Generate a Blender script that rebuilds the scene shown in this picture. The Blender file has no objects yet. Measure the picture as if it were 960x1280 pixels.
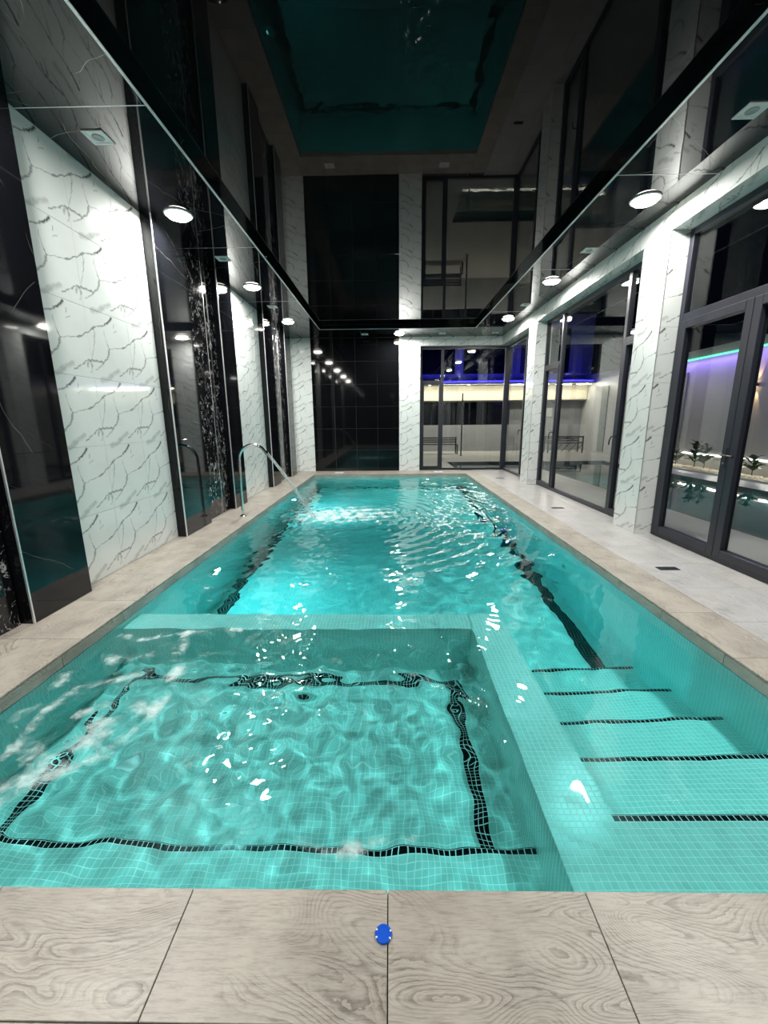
import bpy, math, random
import numpy as np
from mathutils import Matrix, Vector
random.seed(7); rng = np.random.default_rng(11)
sc = bpy.context.scene
COL = sc.collection

# ------------------------------------------------------------------ camera
F_PX = 515.0
cam_d = bpy.data.cameras.new('camera'); cam = bpy.data.objects.new('camera', cam_d); COL.objects.link(cam)
cam_d.sensor_fit = 'VERTICAL'; cam_d.sensor_height = 36.0; cam_d.lens = F_PX / 1280 * 36.0
cam_d.clip_start = 0.03; cam_d.clip_end = 200
def nrm(v): return v / np.linalg.norm(v)
Yc = nrm(np.array([(487.3 - 480) / F_PX, (640 - 526.3) / F_PX, -1.0]))
Dn = np.array([(501 - 480) / F_PX, (640 - 2974) / F_PX, -1.0])
Zc = -nrm(Dn - Dn.dot(Yc) * Yc); Xc = np.cross(Yc, Zc)
mw = Matrix([list(Xc) + [0], list(Yc) + [0], list(Zc) + [1.41], [0, 0, 0, 1]])
cam.matrix_world = mw
sc.camera = cam

# ------------------------------------------------------------------ world (night), view
w = bpy.data.worlds.new('night_sky'); sc.world = w; w.use_nodes = True
w.node_tree.nodes['Background'].inputs[0].default_value = (0.10, 0.14, 0.30, 1)
w.node_tree.nodes['Background'].inputs[1].default_value = 0.012
vs = sc.view_settings
vs.view_transform = 'Standard'; vs.look = 'None'; vs.gamma = 1.0; vs.use_curve_mapping = False
vs.exposure = 0.0
cy = sc.cycles
cy.use_denoising = True
cy.denoiser = 'OPENIMAGEDENOISE'
cy.denoising_input_passes = 'RGB_ALBEDO_NORMAL'
cy.max_bounces = 10; cy.diffuse_bounces = 4; cy.glossy_bounces = 5; cy.transmission_bounces = 6; cy.transparent_max_bounces = 16
cy.caustics_reflective = False; cy.caustics_refractive = True
cy.sample_clamp_indirect = 6.0; cy.sample_clamp_direct = 0.0
cy.use_light_tree = True
cy.use_adaptive_sampling = False

# ------------------------------------------------------------------ dimensions (metres)
P = 0.605                       # wall tile pitch
PX0, PX1, PY0, PY1 = -2.07, 2.06, 0.99, 11.20    # pool opening
ZW = -0.085                     # water level
ZR, ZC = 3.63, 3.735            # soffit ring, stretch ceiling
OX0, OX1, OY0, OY1 = -1.72, 2.12, 0.15, 10.88    # ceiling opening
WL, WF, WN = -2.69, 11.96, -1.20
DOWNLIGHT_W = 78.0
WATER_LAMP_W = 25.0

# ------------------------------------------------------------------ helpers
def link(name, me, parent=None, mat=None):
    o = bpy.data.objects.new(name, me); COL.objects.link(o)
    if parent is not None: o.parent = parent
    if mat is not None and me is not None and not me.materials: me.materials.append(mat)
    return o
def tag(o, label=None, cat=None, group=None, kind=None):
    if label: o['label'] = label
    if cat: o['category'] = cat
    if group: o['group'] = group
    if kind: o['kind'] = kind
    return o
def empty(name, loc, rz=0.0, parent=None):
    o = bpy.data.objects.new(name, None); COL.objects.link(o); o.empty_display_size = 0.1
    o.location = loc; o.rotation_euler = (0, 0, rz)
    if parent: o.parent = parent
    return o

class MB:
    """collects shapes into one mesh"""
    def __init__(s): s.v = []; s.f = []; s.sm = []
    def add(s, v, f, smooth=False):
        b = len(s.v); s.v += [tuple(map(float, p)) for p in v]
        s.f += [tuple(i + b for i in q) for q in f]; s.sm += [smooth] * len(f); return s
    def box(s, a, b, bev=0.0):
        x0, y0, z0 = a; x1, y1, z1 = b
        if bev <= 0:
            v = [(x0,y0,z0),(x1,y0,z0),(x1,y1,z0),(x0,y1,z0),(x0,y0,z1),(x1,y0,z1),(x1,y1,z1),(x0,y1,z1)]
            f = [(0,3,2,1),(4,5,6,7),(0,1,5,4),(1,2,6,5),(2,3,7,6),(3,0,4,7)]
            return s.add(v, f)
        # chamfered box: 24 verts
        V = []; idx = {}
        for sx in (0, 1):
            for sy in (0, 1):
                for sz in (0, 1):
                    c = [(x0, x1)[sx], (y0, y1)[sy], (z0, z1)[sz]]
                    d = [bev if k == 0 else -bev for k in (sx, sy, sz)]
                    for ax in range(3):
                        p = [c[i] + (0 if i == ax else d[i]) for i in range(3)]
                        idx[(sx, sy, sz, ax)] = len(V); V.append(p)
        Fs = []
        c4 = [(0, 0), (1, 0), (1, 1), (0, 1)]
        for ax in range(3):
            for side in (0, 1):
                q = []
                for a2, b2 in c4:
                    k = [0, 0, 0]; k[ax] = side; k[(ax + 1) % 3] = a2; k[(ax + 2) % 3] = b2
                    q.append(idx[(*k, ax)])
                Fs.append(tuple(q if side else q[::-1]))
        for ax in range(3):
            u, w2 = (ax + 1) % 3, (ax + 2) % 3
            for su in (0, 1):
                for sv in (0, 1):
                    k0 = [0, 0, 0]; k1 = [0, 0, 0]; k1[ax] = 1
                    for k in (k0, k1): k[u] = su; k[w2] = sv
                    q = [idx[(*k0, u)], idx[(*k1, u)], idx[(*k1, w2)], idx[(*k0, w2)]]
                    if su ^ sv: q = q[::-1]
                    Fs.append(tuple(q[::-1]))
        for sx in (0, 1):
            for sy in (0, 1):
                for sz in (0, 1):
                    t = [idx[(sx, sy, sz, a)] for a in range(3)]
                    if (sx + sy + sz) % 2 == 0: t = t[::-1]
                    Fs.append(tuple(t))
        return s.add(V, Fs)
    def tube(s, pts, rad, n=12, caps=True):
        pts = [Vector(p) for p in pts]; N = len(pts)
        R = rad if isinstance(rad, (list, tuple)) else [rad] * N
        t0 = (pts[1] - pts[0]).normalized()
        up = Vector((0, 0, 1)) if abs(t0.z) < 0.9 else Vector((1, 0, 0))
        a = t0.cross(up).normalized(); V = []
        for i, p in enumerate(pts):
            t = (pts[min(i + 1, N - 1)] - pts[max(i - 1, 0)]).normalized()
            a = (a - t * a.dot(t)).normalized(); b = t.cross(a)
            for k in range(n):
                th = 2 * math.pi * k / n
                V.append(p + (a * math.cos(th) + b * math.sin(th)) * R[i])
        Fs = [(i*n+k, i*n+(k+1) % n, (i+1)*n+(k+1) % n, (i+1)*n+k) for i in range(N-1) for k in range(n)]
        s.add(V, Fs, True)
        if caps:
            s.add(V[:n], [tuple(range(n))[::-1]]); s.add(V[-n:], [tuple(range(n))])
        return s
    def lathe(s, prof, n=32, c=(0, 0, 0), axis='z', smooth=True):
        V = []
        for r, h in prof:
            for k in range(n):
                th = 2 * math.pi * k / n; p = (r * math.cos(th), r * math.sin(th), h)
                if axis == 'x': p = (p[2], p[0], p[1])
                if axis == 'y': p = (p[1], p[2], p[0])
                V.append((p[0] + c[0], p[1] + c[1], p[2] + c[2]))
        m = len(prof)
        Fs = [(i*n+k, i*n+(k+1) % n, (i+1)*n+(k+1) % n, (i+1)*n+k) for i in range(m-1) for k in range(n)]
        s.add(V, Fs, smooth)
        if prof[0][0] > 1e-5: s.add(V[:n], [tuple(range(n))[::-1]])
        if prof[-1][0] > 1e-5: s.add(V[-n:], [tuple(range(n))])
        return s
    def mesh(s, name):
        me = bpy.data.meshes.new(name); me.from_pydata(s.v, [], s.f)
        me.polygons.foreach_set('use_smooth', s.sm); me.update(); return me
    def build(s, name, mat, parent=None):
        me = s.mesh(name); return link(name, me, parent, mat)
def box(name, a, b, mat, parent=None, bev=0.0): return MB().box(a, b, bev).build(name, mat, parent)

# ------------------------------------------------------------------ materials
class NT:
    def __init__(s, name):
        s.m = bpy.data.materials.new(name); s.m.use_nodes = True; s.t = s.m.node_tree; s.n = s.t.nodes; s.l = s.t.links
        s.b = s.n['Principled BSDF']; s.out = s.n['Material Output']
    def node(s, typ, **kw):
        nd = s.n.new(typ)
        for k, v in kw.items(): setattr(nd, k, v)
        return nd
    def put(s, sock, val):
        if isinstance(val, bpy.types.NodeSocket): s.l.new(val, sock)
        else: sock.default_value = val
    def math(s, op, a, b=0.0, c=None, clamp=False):
        nd = s.node('ShaderNodeMath', operation=op); nd.use_clamp = clamp
        s.put(nd.inputs[0], a); s.put(nd.inputs[1], b)
        if c is not None: s.put(nd.inputs[2], c)
        return nd.outputs[0]
    def vmath(s, op, a, b=None, scale=None):
        nd = s.node('ShaderNodeVectorMath', operation=op)
        s.put(nd.inputs[0], a)
        if b is not None: s.put(nd.inputs[1], b)
        if scale is not None: s.put(nd.inputs['Scale'], scale)
        return nd.outputs['Value'] if op in ('LENGTH', 'DOT_PRODUCT', 'DISTANCE') else nd.outputs[0]
    def coord(s, which='Object'): return s.node('ShaderNodeTexCoord').outputs[which]
    def pos(s): return s.node('ShaderNodeNewGeometry').outputs['Position']
    def mapping(s, v, scale=(1, 1, 1), loc=(0, 0, 0), rot=(0, 0, 0)):
        nd = s.node('ShaderNodeMapping'); s.put(nd.inputs['Vector'], v); s.put(nd.inputs['Location'], loc)
        s.put(nd.inputs['Rotation'], rot); s.put(nd.inputs['Scale'], scale); return nd.outputs[0]
    def noise(s, v, scale, detail=2.0, rough=0.5, dist=0.0, out='Fac'):
        nd = s.node('ShaderNodeTexNoise'); s.put(nd.inputs['Vector'], v); s.put(nd.inputs['Scale'], scale)
        s.put(nd.inputs['Detail'], detail); s.put(nd.inputs['Roughness'], rough); s.put(nd.inputs['Distortion'], dist)
        return nd.outputs['Fac' if out == 'Fac' else 'Color']
    def smooth(s, v, a, b, o0=0.0, o1=1.0):
        nd = s.node('ShaderNodeMapRange', interpolation_type='SMOOTHSTEP')
        s.put(nd.inputs[0], v); s.put(nd.inputs[1], a); s.put(nd.inputs[2], b); s.put(nd.inputs[3], o0); s.put(nd.inputs[4], o1)
        return nd.outputs[0]
    def mix(s, f, a, b):
        nd = s.node('ShaderNodeMix', data_type='RGBA'); s.put(nd.inputs[0], f)
        s.put(nd.inputs[6], a if isinstance(a, bpy.types.NodeSocket) else (*a, 1)); s.put(nd.inputs[7], b if isinstance(b, bpy.types.NodeSocket) else (*b, 1))
        return nd.outputs[2]
    def ramp(s, f, stops):
        nd = s.node('ShaderNodeValToRGB'); s.put(nd.inputs[0], f); e = nd.color_ramp.elements
        while len(e) < len(stops): e.new(0.5)
        for i, (p_, c) in enumerate(stops): e[i].position = p_; e[i].color = (*c, 1)
        return nd.outputs[0]
    def bump(s, h, strength=0.2, dist=0.01):
        nd = s.node('ShaderNodeBump'); s.put(nd.inputs['Height'], h); s.put(nd.inputs['Strength'], strength); s.put(nd.inputs['Distance'], dist)
        s.l.new(nd.outputs[0], s.b.inputs['Normal'])
    def set(s, color=None, rough=None, metal=None, ior=None, spec=None, coat=None):
        if color is not None: s.put(s.b.inputs['Base Color'], color if isinstance(color, bpy.types.NodeSocket) else (*color, 1))
        if rough is not None: s.put(s.b.inputs['Roughness'], rough)
        if metal is not None: s.put(s.b.inputs['Metallic'], metal)
        if ior is not None: s.put(s.b.inputs['IOR'], ior)
        if spec is not None: s.put(s.b.inputs['Specular IOR Level'], spec)
        return s.m
def simple(name, color, rough=0.5, metal=0.0, ior=1.5): return NT(name).set(color, rough, metal, ior)
def emit(name, color, strength):
    t = NT(name); t.set((0.8, 0.8, 0.8), 0.4); t.put(t.b.inputs['Emission Color'], (*color, 1)); t.put(t.b.inputs['Emission Strength'], strength); return t.m

def vein_lines(t, uv, segs):
    """darkness of a set of drawn strokes, each a segment (a, b, width, strength) in tile units"""
    acc = None
    for (a, b, wd, st) in segs:
        bx, by = b[0] - a[0], b[1] - a[1]; L2 = bx * bx + by * by + 1e-9
        pa = t.vmath('SUBTRACT', uv, (a[0], a[1], 0))
        h = t.math('MULTIPLY', t.vmath('DOT_PRODUCT', pa, (bx, by, 0)), 1 / L2, clamp=True)
        q = t.vmath('SCALE', (bx, by, 0), scale=h)
        d = t.vmath('DISTANCE', pa, q)
        k = t.smooth(d, wd * 0.15, wd * 0.82, st, 0.0)
        acc = k if acc is None else t.math('MAXIMUM', acc, k)
    return acc

def make_marble(name, base, vein, rough=0.07):
    t = NT(name); o = t.coord('Object')
    flat = t.vmath('MULTIPLY', o, (1 / P, 1 / P, 0.0))
    dn = t.noise(flat, 9.0, 3.0, 0.6, out='Color')
    dv = t.vmath('SCALE', t.vmath('SUBTRACT', dn, (0.5, 0.5, 0.5)), scale=0.085)
    dv = t.vmath('MULTIPLY', dv, (1, 1, 0))
    uv = t.vmath('ADD', flat, dv)
    S = []
    def poly(pts, wd, st, dup=True):
        for sh in ((0, 0), (-1, 0), (1, 0), (0, 1), (0, -1)):
            for i in range(len(pts) - 1):
                a = (pts[i][0] + sh[0], pts[i][1] + sh[1]); b = (pts[i + 1][0] + sh[0], pts[i + 1][1] + sh[1])
                if max(a[0], b[0]) < -0.03 or min(a[0], b[0]) > 1.03 or max(a[1], b[1]) < -0.03 or min(a[1], b[1]) > 1.03: continue
                S.append((a, b, wd[i] if isinstance(wd, list) else wd, st[i] if isinstance(st, list) else st))
    poly([(.60, .955), (.43, .845)], 0.04, 0.85)
    poly([(.43, .835), (.243, .781), (.119, .738)], [0.02, 0.014], 0.6)
    poly([(.634, .885), (.625, .83)], 0.014, 0.6); poly([(.69, .79), (.625, .756)], 0.018, 0.35)
    poly([(.131, .72), (.150, .628), (.111, .504), (.024, .321)], 0.012, [.6, .5, .35])
    poly([(.367, .744), (.394, .593), (.446, .488), (.405, .365), (.238, .234), (.07, .124)], [.012, .016, .030, .030, .022], [.4, .6, .6, .55, .4])
    poly([(.446, .488), (.755, .543), (1.047, .664), (1.164, .765)], [.012, .018, .020], [.55, .65, .65])
    poly([(.624, .092), (.923, .253), (1.212, .271), (1.26, .25)], [.018, .030, .02], [.55, .6, .5])
    poly([(.93, .25), (.90, .16)], 0.04, 0.4); poly([(.96, .245), (.999, .184), (.949, .07)], [.035, .02], [.5, .35])
    poly([(1.013, .26), (1.162, .685)], 0.010, 0.32)
    poly([(.157, -.013), (.286, .009), (.601, .174)], 0.07, 0.30)
    lines = vein_lines(t, uv, S)
    tex = t.noise(flat, 22.0, 3.0, 0.7)
    lines = t.math('MULTIPLY', lines, t.smooth(tex, 0.28, 0.62, 0.55, 1.2))
    cloud = t.smooth(t.noise(flat, 2.3, 3.0), 0.35, 0.75, 0.0, 0.06)
    f = t.math('ADD', lines, cloud, clamp=True)
    t.set(t.mix(f, base, vein), rough)
    return t.m
M_marble = make_marble('white_marble_tile', (0.68, 0.72, 0.705), (0.07, 0.08, 0.078))

def make_black_vein(name, base, vein, amount, spacing, rough=0.04, wav=0.0):
    """polished black with long, nearly straight hairline veins in a few directions"""
    t = NT(name); o = t.coord('Object')
    rnd = t.node('ShaderNodeObjectInfo').outputs['Random']
    v = t.vmath('ADD', o, t.vmath('SCALE', (37.0, 19.0, 7.0), scale=rnd))
    wob = t.noise(v, 1.6, 3.0, 0.55)
    f = None
    for k, (ang, sp_, th) in enumerate(((20, 1.0, 0.0035), (78, 0.8, 0.0028), (-38, 1.35, 0.0024), (55, 2.1, 0.0022))):
        a = math.radians(ang)
        d = t.vmath('DOT_PRODUCT', v, (math.cos(a), math.sin(a), 0))
        d = t.math('ADD', d, t.math('MULTIPLY', wob, 0.22))
        pp = t.math('PINGPONG', d, spacing * sp_)
        g = t.smooth(t.noise(t.vmath('ADD', v, (k * 3.1, k * 5.7, 0)), 1.7, 1.0), 0.44, 0.6)
        l = t.math('MULTIPLY', t.smooth(pp, th * 0.3, th, 1.0, 0.0), g)
        f = l if f is None else t.math('MAXIMUM', f, l)
    f = t.math('MULTIPLY', f, amount)
    t.set(t.mix(f, base, vein), rough, ior=1.42)
    if wav: t.bump(t.noise(o, 2.2, 1.0), wav, 0.02)
    return t.m
M_black = make_black_vein('black_polished_tile', (0.004, 0.0045, 0.006), (0.30, 0.28, 0.25), 0.32, 0.7, 0.04)
M_soffit = make_black_vein('black_veined_soffit_tile', (0.005, 0.0055, 0.007), (0.38, 0.35, 0.30), 0.7, 0.85, 0.03, 0.06)
M_far = make_black_vein('black_plain_tile', (0.003, 0.0033, 0.004), (0.05, 0.05, 0.05), 0.12, 0.9, 0.05)
def make_nero():
    t = NT('black_marble_white_veins'); o = t.coord('Object')
    rnd = t.node('ShaderNodeObjectInfo').outputs['Random']
    v = t.vmath('ADD', o, t.vmath('SCALE', (31.0, 17.0, 5.0), scale=rnd))
    v = t.vmath('ADD', v, t.vmath('SCALE', t.vmath('SUBTRACT', t.noise(v, 7.0, 3.0, 0.6, out='Color'), (.5, .5, .5)), scale=0.12))
    n1 = t.noise(t.vmath('MULTIPLY', v, (1.5, 0.75, 1)), 6.0, 3.0, 0.55, 0.6)
    n2 = t.noise(t.vmath('ADD', t.vmath('MULTIPLY', v, (1.0, 0.8, 1)), (9.1, 4.4, 2.0)), 9.0, 2.0, 0.5, 0.8)
    l1 = t.smooth(t.math('ABSOLUTE', t.math('SUBTRACT', n1, 0.5)), 0.003, 0.022, 1.0, 0.0)
    l2 = t.smooth(t.math('ABSOLUTE', t.math('SUBTRACT', n2, 0.5)), 0.002, 0.018, 0.8, 0.0)
    g = t.smooth(t.noise(v, 6.5, 3.0, 0.6), 0.46, 0.62)
    g2 = t.smooth(t.noise(t.vmath('ADD', v, (3.0, 7.0, 1.0)), 8.0, 2.0), 0.48, 0.62)
    f = t.math('MAXIMUM', t.math('MULTIPLY', l1, g), t.math('MULTIPLY', l2, g2))
    sp = t.smooth(t.noise(v, 30.0, 3.0, 0.65), 0.60, 0.72)
    f = t.math('ADD', f, t.math('MULTIPLY', sp, t.math('MULTIPLY', g, 0.45)), clamp=True)
    t.set(t.mix(f, (0.006, 0.006, 0.007), (0.62, 0.62, 0.62)), 0.06, ior=1.42); return t.m
M_nero = make_nero()

def make_wood(name, light, dark, rough=0.35, ring=9.0, contrast=1.0):
    """printed wood grain: contour rings round knots, broken by streaks and blotches"""
    t = NT(name); o = t.coord('Object')
    rnd = t.node('ShaderNodeObjectInfo').outputs['Random']
    off = t.vmath('ADD', o, t.vmath('SCALE', (41.0, 23.0, 3.0), scale=rnd))
    n1 = t.noise(t.vmath('MULTIPLY', off, (2.0, 4.6, 1)), 1.0, 1.0, 0.3, 0.5)
    wob = t.noise(t.vmath('MULTIPLY', off, (22, 40, 1)), 1.0, 3.0, 0.6)
    ph = t.math('ADD', t.math('MULTIPLY', n1, ring * 5.5), t.math('MULTIPLY', wob, 1.0))
    saw = t.math('FRACT', ph)
    line = t.math('MULTIPLY', t.smooth(saw, 0.45, 0.95), t.smooth(saw, 0.95, 1.0, 1.0, 0.0))
    s2 = t.math('FRACT', t.math('MULTIPLY', ph, 2.37)); line2 = t.smooth(s2, 0.5, 1.0)
    line = t.math('MAXIMUM', line, t.math('MULTIPLY', line2, 0.45))
    fine = t.noise(t.vmath('MULTIPLY', off, (16.0, 150.0, 1)), 1.0, 4.0, 0.75)
    blot = t.noise(off, 4.2, 4.0, 0.6); hue = t.noise(off, 2.0, 2.0)
    gate = t.smooth(t.noise(t.vmath('MULTIPLY', off, (3, 6, 1)), 1.0, 3.0, 0.6), 0.38, 0.62, 0.05, 1.0)
    f = t.math('MULTIPLY', t.math('MULTIPLY', line, gate), 0.50 * contrast)
    f = t.math('ADD', f, t.math('MULTIPLY', t.smooth(fine, 0.42, 0.72), 0.36 * contrast))
    f = t.math('ADD', f, t.smooth(blot, 0.35, 0.75, 0.0, 0.30 * contrast), clamp=True)
    lt = t.mix(hue, light, tuple(c * k for c, k in zip(light, (0.80, 0.83, 0.86))))
    t.set(t.mix(f, lt, dark), rough)
    t.bump(f, 0.2, 0.0015)
    return t.m
M_wood = make_wood('grey_wood_grain_tile', (0.43, 0.40, 0.345), (0.125, 0.108, 0.088), 0.38, 9.0, 1.1)
M_deck = make_wood('pale_wood_grain_tile', (0.48, 0.475, 0.46), (0.21, 0.205, 0.197), 0.28, 6.0, 0.9)

M_grout_d = simple('dark_joint', (0.05, 0.047, 0.043), 0.8)
M_grout_l = simple('pale_joint', (0.55, 0.56, 0.55), 0.7)
M_plaster = simple('plain_plaster', (0.35, 0.36, 0.36), 0.7)
M_alu = simple('brushed_aluminium', (0.82, 0.83, 0.84), 0.32, 0.85)
M_trimw = simple('white_aluminium', (0.80, 0.81, 0.82), 0.3, 0.35)
M_chrome = simple('polished_steel', (0.78, 0.79, 0.80), 0.08, 1.0)
M_frame = simple('anthracite_frame', (0.014, 0.016, 0.025), 0.38)
M_blackm = simple('black_metal', (0.012, 0.012, 0.014), 0.35)
M_white = simple('white_plastic', (0.72, 0.74, 0.73), 0.35)
M_grey = simple('grey_plastic', (0.30, 0.33, 0.33), 0.4)

def make_glass():
    t = NT('clear_window_glass'); t.n.remove(t.b)
    ge = t.node('ShaderNodeNewGeometry')
    c_ = t.math('ABSOLUTE', t.vmath('DOT_PRODUCT', ge.outputs['Normal'], ge.outputs['Incoming']))
    fr = t.math('MULTIPLY_ADD', t.math('POWER', t.math('SUBTRACT', 1.0, c_), 5.0), 0.96, 0.04)
    tr = t.node('ShaderNodeBsdfTransparent'); tr.inputs[0].default_value = (0.90, 0.93, 0.92, 1)
    gl = t.node('ShaderNodeBsdfGlossy'); gl.inputs['Roughness'].default_value = 0.0
    mx = t.node('ShaderNodeMixShader'); t.l.new(fr, mx.inputs[0]); t.l.new(tr.outputs[0], mx.inputs[1]); t.l.new(gl.outputs[0], mx.inputs[2])
    t.l.new(mx.outputs[0], t.out.inputs['Surface']); return t.m
M_glass = make_glass()

MP = 0.027
def mosaic_color(t, pos):
    cell = t.vmath('FLOOR', t.vmath('SCALE', t.vmath('ADD', pos, (0.0011, 0.0013, 0.0017)), scale=1 / MP))
    wn = t.node('ShaderNodeTexWhiteNoise', noise_dimensions='3D'); t.put(wn.inputs['Vector'], cell)
    big = t.noise(pos, 1.3, 2.0)
    f = t.math('ADD', t.math('MULTIPLY', wn.outputs['Value'], 0.6), t.math('MULTIPLY', big, 0.4))
    return t.mix(f, (0.46, 0.73, 0.68), (0.60, 0.84, 0.785))
GROUT_A = (0.93, 0.97, 0.95)
def make_mosaic_tex():
    t = NT('aqua_mosaic_far'); pos = t.pos(); nor = t.node('ShaderNodeNewGeometry').outputs['Normal']
    sp = t.node('ShaderNodeSeparateXYZ'); t.put(sp.inputs[0], pos); sn = t.node('ShaderNodeSeparateXYZ'); t.put(sn.inputs[0], nor)
    g = None
    for ax in range(3):
        fr = t.math('FRACT', t.math('ADD', t.math('DIVIDE', sp.outputs[ax], MP), 100.0))
        ln = t.math('LESS_THAN', fr, 0.12)
        ok = t.math('LESS_THAN', t.math('ABSOLUTE', sn.outputs[ax]), 0.5)
        k = t.math('MULTIPLY', ln, ok); g = k if g is None else t.math('MAXIMUM', g, k)
    t.set(t.mix(g, mosaic_color(t, pos), GROUT_A), t.mix(g, (0.12,) * 3, (0.5,) * 3)); return t.m
M_mosaic = make_mosaic_tex()
def make_mosaic_tile():
    t = NT('aqua_mosaic_tile'); t.set(mosaic_color(t, t.pos()), 0.12); return t.m
M_mtile = make_mosaic_tile()
M_mblack = simple('black_mosaic_tile', (0.006, 0.007, 0.009), 0.12)
M_mgrout = simple('aqua_grout', GROUT_A, 0.6)

def make_water():
    t = NT('clear_pool_water'); t.n.remove(t.b)
    g = t.node('ShaderNodeBsdfGlass'); g.inputs['IOR'].default_value = 1.333; g.inputs['Roughness'].default_value = 0.0
    g.inputs['Color'].default_value = (1, 1, 1, 1)
    df = t.node('ShaderNodeBsdfDiffuse'); df.inputs[0].default_value = (0.72, 0.85, 0.85, 1)
    tl = t.node('ShaderNodeBsdfTranslucent'); tl.inputs[0].default_value = (0.62, 0.80, 0.80, 1)
    fm = t.node('ShaderNodeMixShader'); fm.inputs[0].default_value = 0.3
    t.l.new(df.outputs[0], fm.inputs[1]); t.l.new(tl.outputs[0], fm.inputs[2])
    at = t.node('ShaderNodeAttribute', attribute_name='foam')
    pos = t.pos()
    fine = t.noise(pos, 26.0, 4.0, 0.7)
    edge = t.math('ADD', at.outputs['Fac'], t.math('MULTIPLY', t.math('SUBTRACT', fine, 0.5), 0.8))
    fac = t.smooth(edge, 0.38, 1.05, 0.0, 0.95)
    mx = t.node('ShaderNodeMixShader'); t.l.new(fac, mx.inputs[0]); t.l.new(g.outputs[0], mx.inputs[1]); t.l.new(fm.outputs[0], mx.inputs[2])
    t.l.new(mx.outputs[0], t.out.inputs['Surface'])
    va = t.node('ShaderNodeVolumeAbsorption'); va.inputs['Color'].default_value = (0.0, 0.945, 0.97, 1); va.inputs['Density'].default_value = 0.28
    t.l.new(va.outputs[0], t.out.inputs['Volume'])
    return t.m
M_water = make_water()
M_lamp = emit('warm_white_diffuser', (1.0, 0.93, 0.80), 26.0)
M_poollamp = emit('pool_lamp_lens', (0.80, 0.95, 1.0), 18.0)

# ------------------------------------------------------------------ tiling
_tc = {}
def tile_mesh(u0, v0, u1, v1, th, bev, mat, name):
    k = (round(u0, 4), round(v0, 4), round(u1, 4), round(v1, 4), th, bev, mat.name)
    if k not in _tc:
        me = MB().box((u0, v0, -th), (u1, v1, 0.0), bev).mesh(name); me.materials.append(mat); _tc[k] = me
    return _tc[k]
def frame(origin, u, v):
    u = Vector(u); v = Vector(v); n = u.cross(v)
    return Matrix(((u.x, v.x, n.x, origin[0]), (u.y, v.y, n.y, origin[1]), (u.z, v.z, n.z, origin[2]), (0, 0, 0, 1)))
def tile_field(parent, name, origin, u, v, U, V, mat, pu=P, pv=P, ou=0.0, ov=0.0, gap=0.002, th=0.012, bev=0.0012, us=None, vss=None):
    """rows of separate tiles over a U x V rectangle; tiles cut at its edges keep their place in the pattern"""
    us = us or [i * pu - ou for i in range(int(U / pu) + 3)]; vss = vss or [j * pv - ov for j in range(int(V / pv) + 3)]
    out = []
    for i in range(len(us) - 1):
        for j in range(len(vss) - 1):
            a0, a1 = us[i], us[i + 1]; b0, b1 = vss[j], vss[j + 1]
            lo_u, hi_u = max(a0, 0.0), min(a1, U); lo_v, hi_v = max(b0, 0.0), min(b1, V)
            if hi_u - lo_u < 0.012 or hi_v - lo_v < 0.012: continue
            me = tile_mesh(lo_u - a0 + gap / 2, lo_v - b0 + gap / 2, hi_u - a0 - gap / 2, hi_v - b0 - gap / 2, th, bev, mat, name)
            o = link(name, me, parent)
            org = Vector(origin) + Vector(u) * a0 + Vector(v) * b0
            o.matrix_basis = frame(org, u, v); out.append(o)
    return out
X, Y, Z = (1, 0, 0), (0, 1, 0), (0, 0, 1); nX, nY, nZ = (-1, 0, 0), (0, -1, 0), (0, 0, -1)

# ================================================================== FLOOR
fl = MB()
ED = 0.019
fl.box((WL, WN, -0.10), (PX0 - ED, WF, -0.0125)).box((PX1 + ED, WN, -0.10), (3.36, 12.20, -0.0125))
fl.box((PX0 - ED, WN, -0.10), (PX1 + ED, PY0 - ED, -0.0125)).box((PX0 - ED, PY1 + ED, -0.10), (PX1 + ED, WF, -0.0125))
floor = tag(fl.build('floor', M_grout_d), kind='structure')
TH = 0.012
def coping(us_len, name, *a, **k): return tile_field(floor, name, *a, **k)
# near coping, one row 0.3 deep, then a second row behind it
tile_field(floor, 'coping_tile', (PX0, 0.695, 0), X, Y, PX1 - PX0, PY0 - 0.695, M_wood, pu=0.602, pv=0.6, ou=0.352, gap=0.003)
tile_field(floor, 'floor_tile', (WL, WN, 0), X, Y, 3.06 - WL, 0.695 - WN, M_wood, pu=0.602, pv=0.602, ou=0.334, ov=0.51, gap=0.003)
# left and right strips
tile_field(floor, 'coping_tile', (PX0, 0.695, 0), Y, nX, PY1 - 0.695, PX0 - WL, M_wood, pu=P, pv=0.62, ou=0.02, gap=0.003)
tile_field(floor, 'coping_tile', (PX1 + 0.35, 0.695, 0), Y, nX, PY1 - 0.695, 0.35, M_wood, pu=P, pv=0.6, ou=0.25, gap=0.003)
tile_field(floor, 'floor_tile', (3.36, 0.695, 0), Y, nX, WF + 0.2 - 0.695, 3.36 - PX1 - 0.35, M_deck, pu=P, pv=P, ou=0.4, ov=0.255, gap=0.003)
tile_field(floor, 'coping_tile', (WL, PY1, 0), X, Y, PX1 + 0.35 - WL, WF - PY1, M_wood, pu=P, pv=0.38, ou=0.1, gap=0.003)
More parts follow.
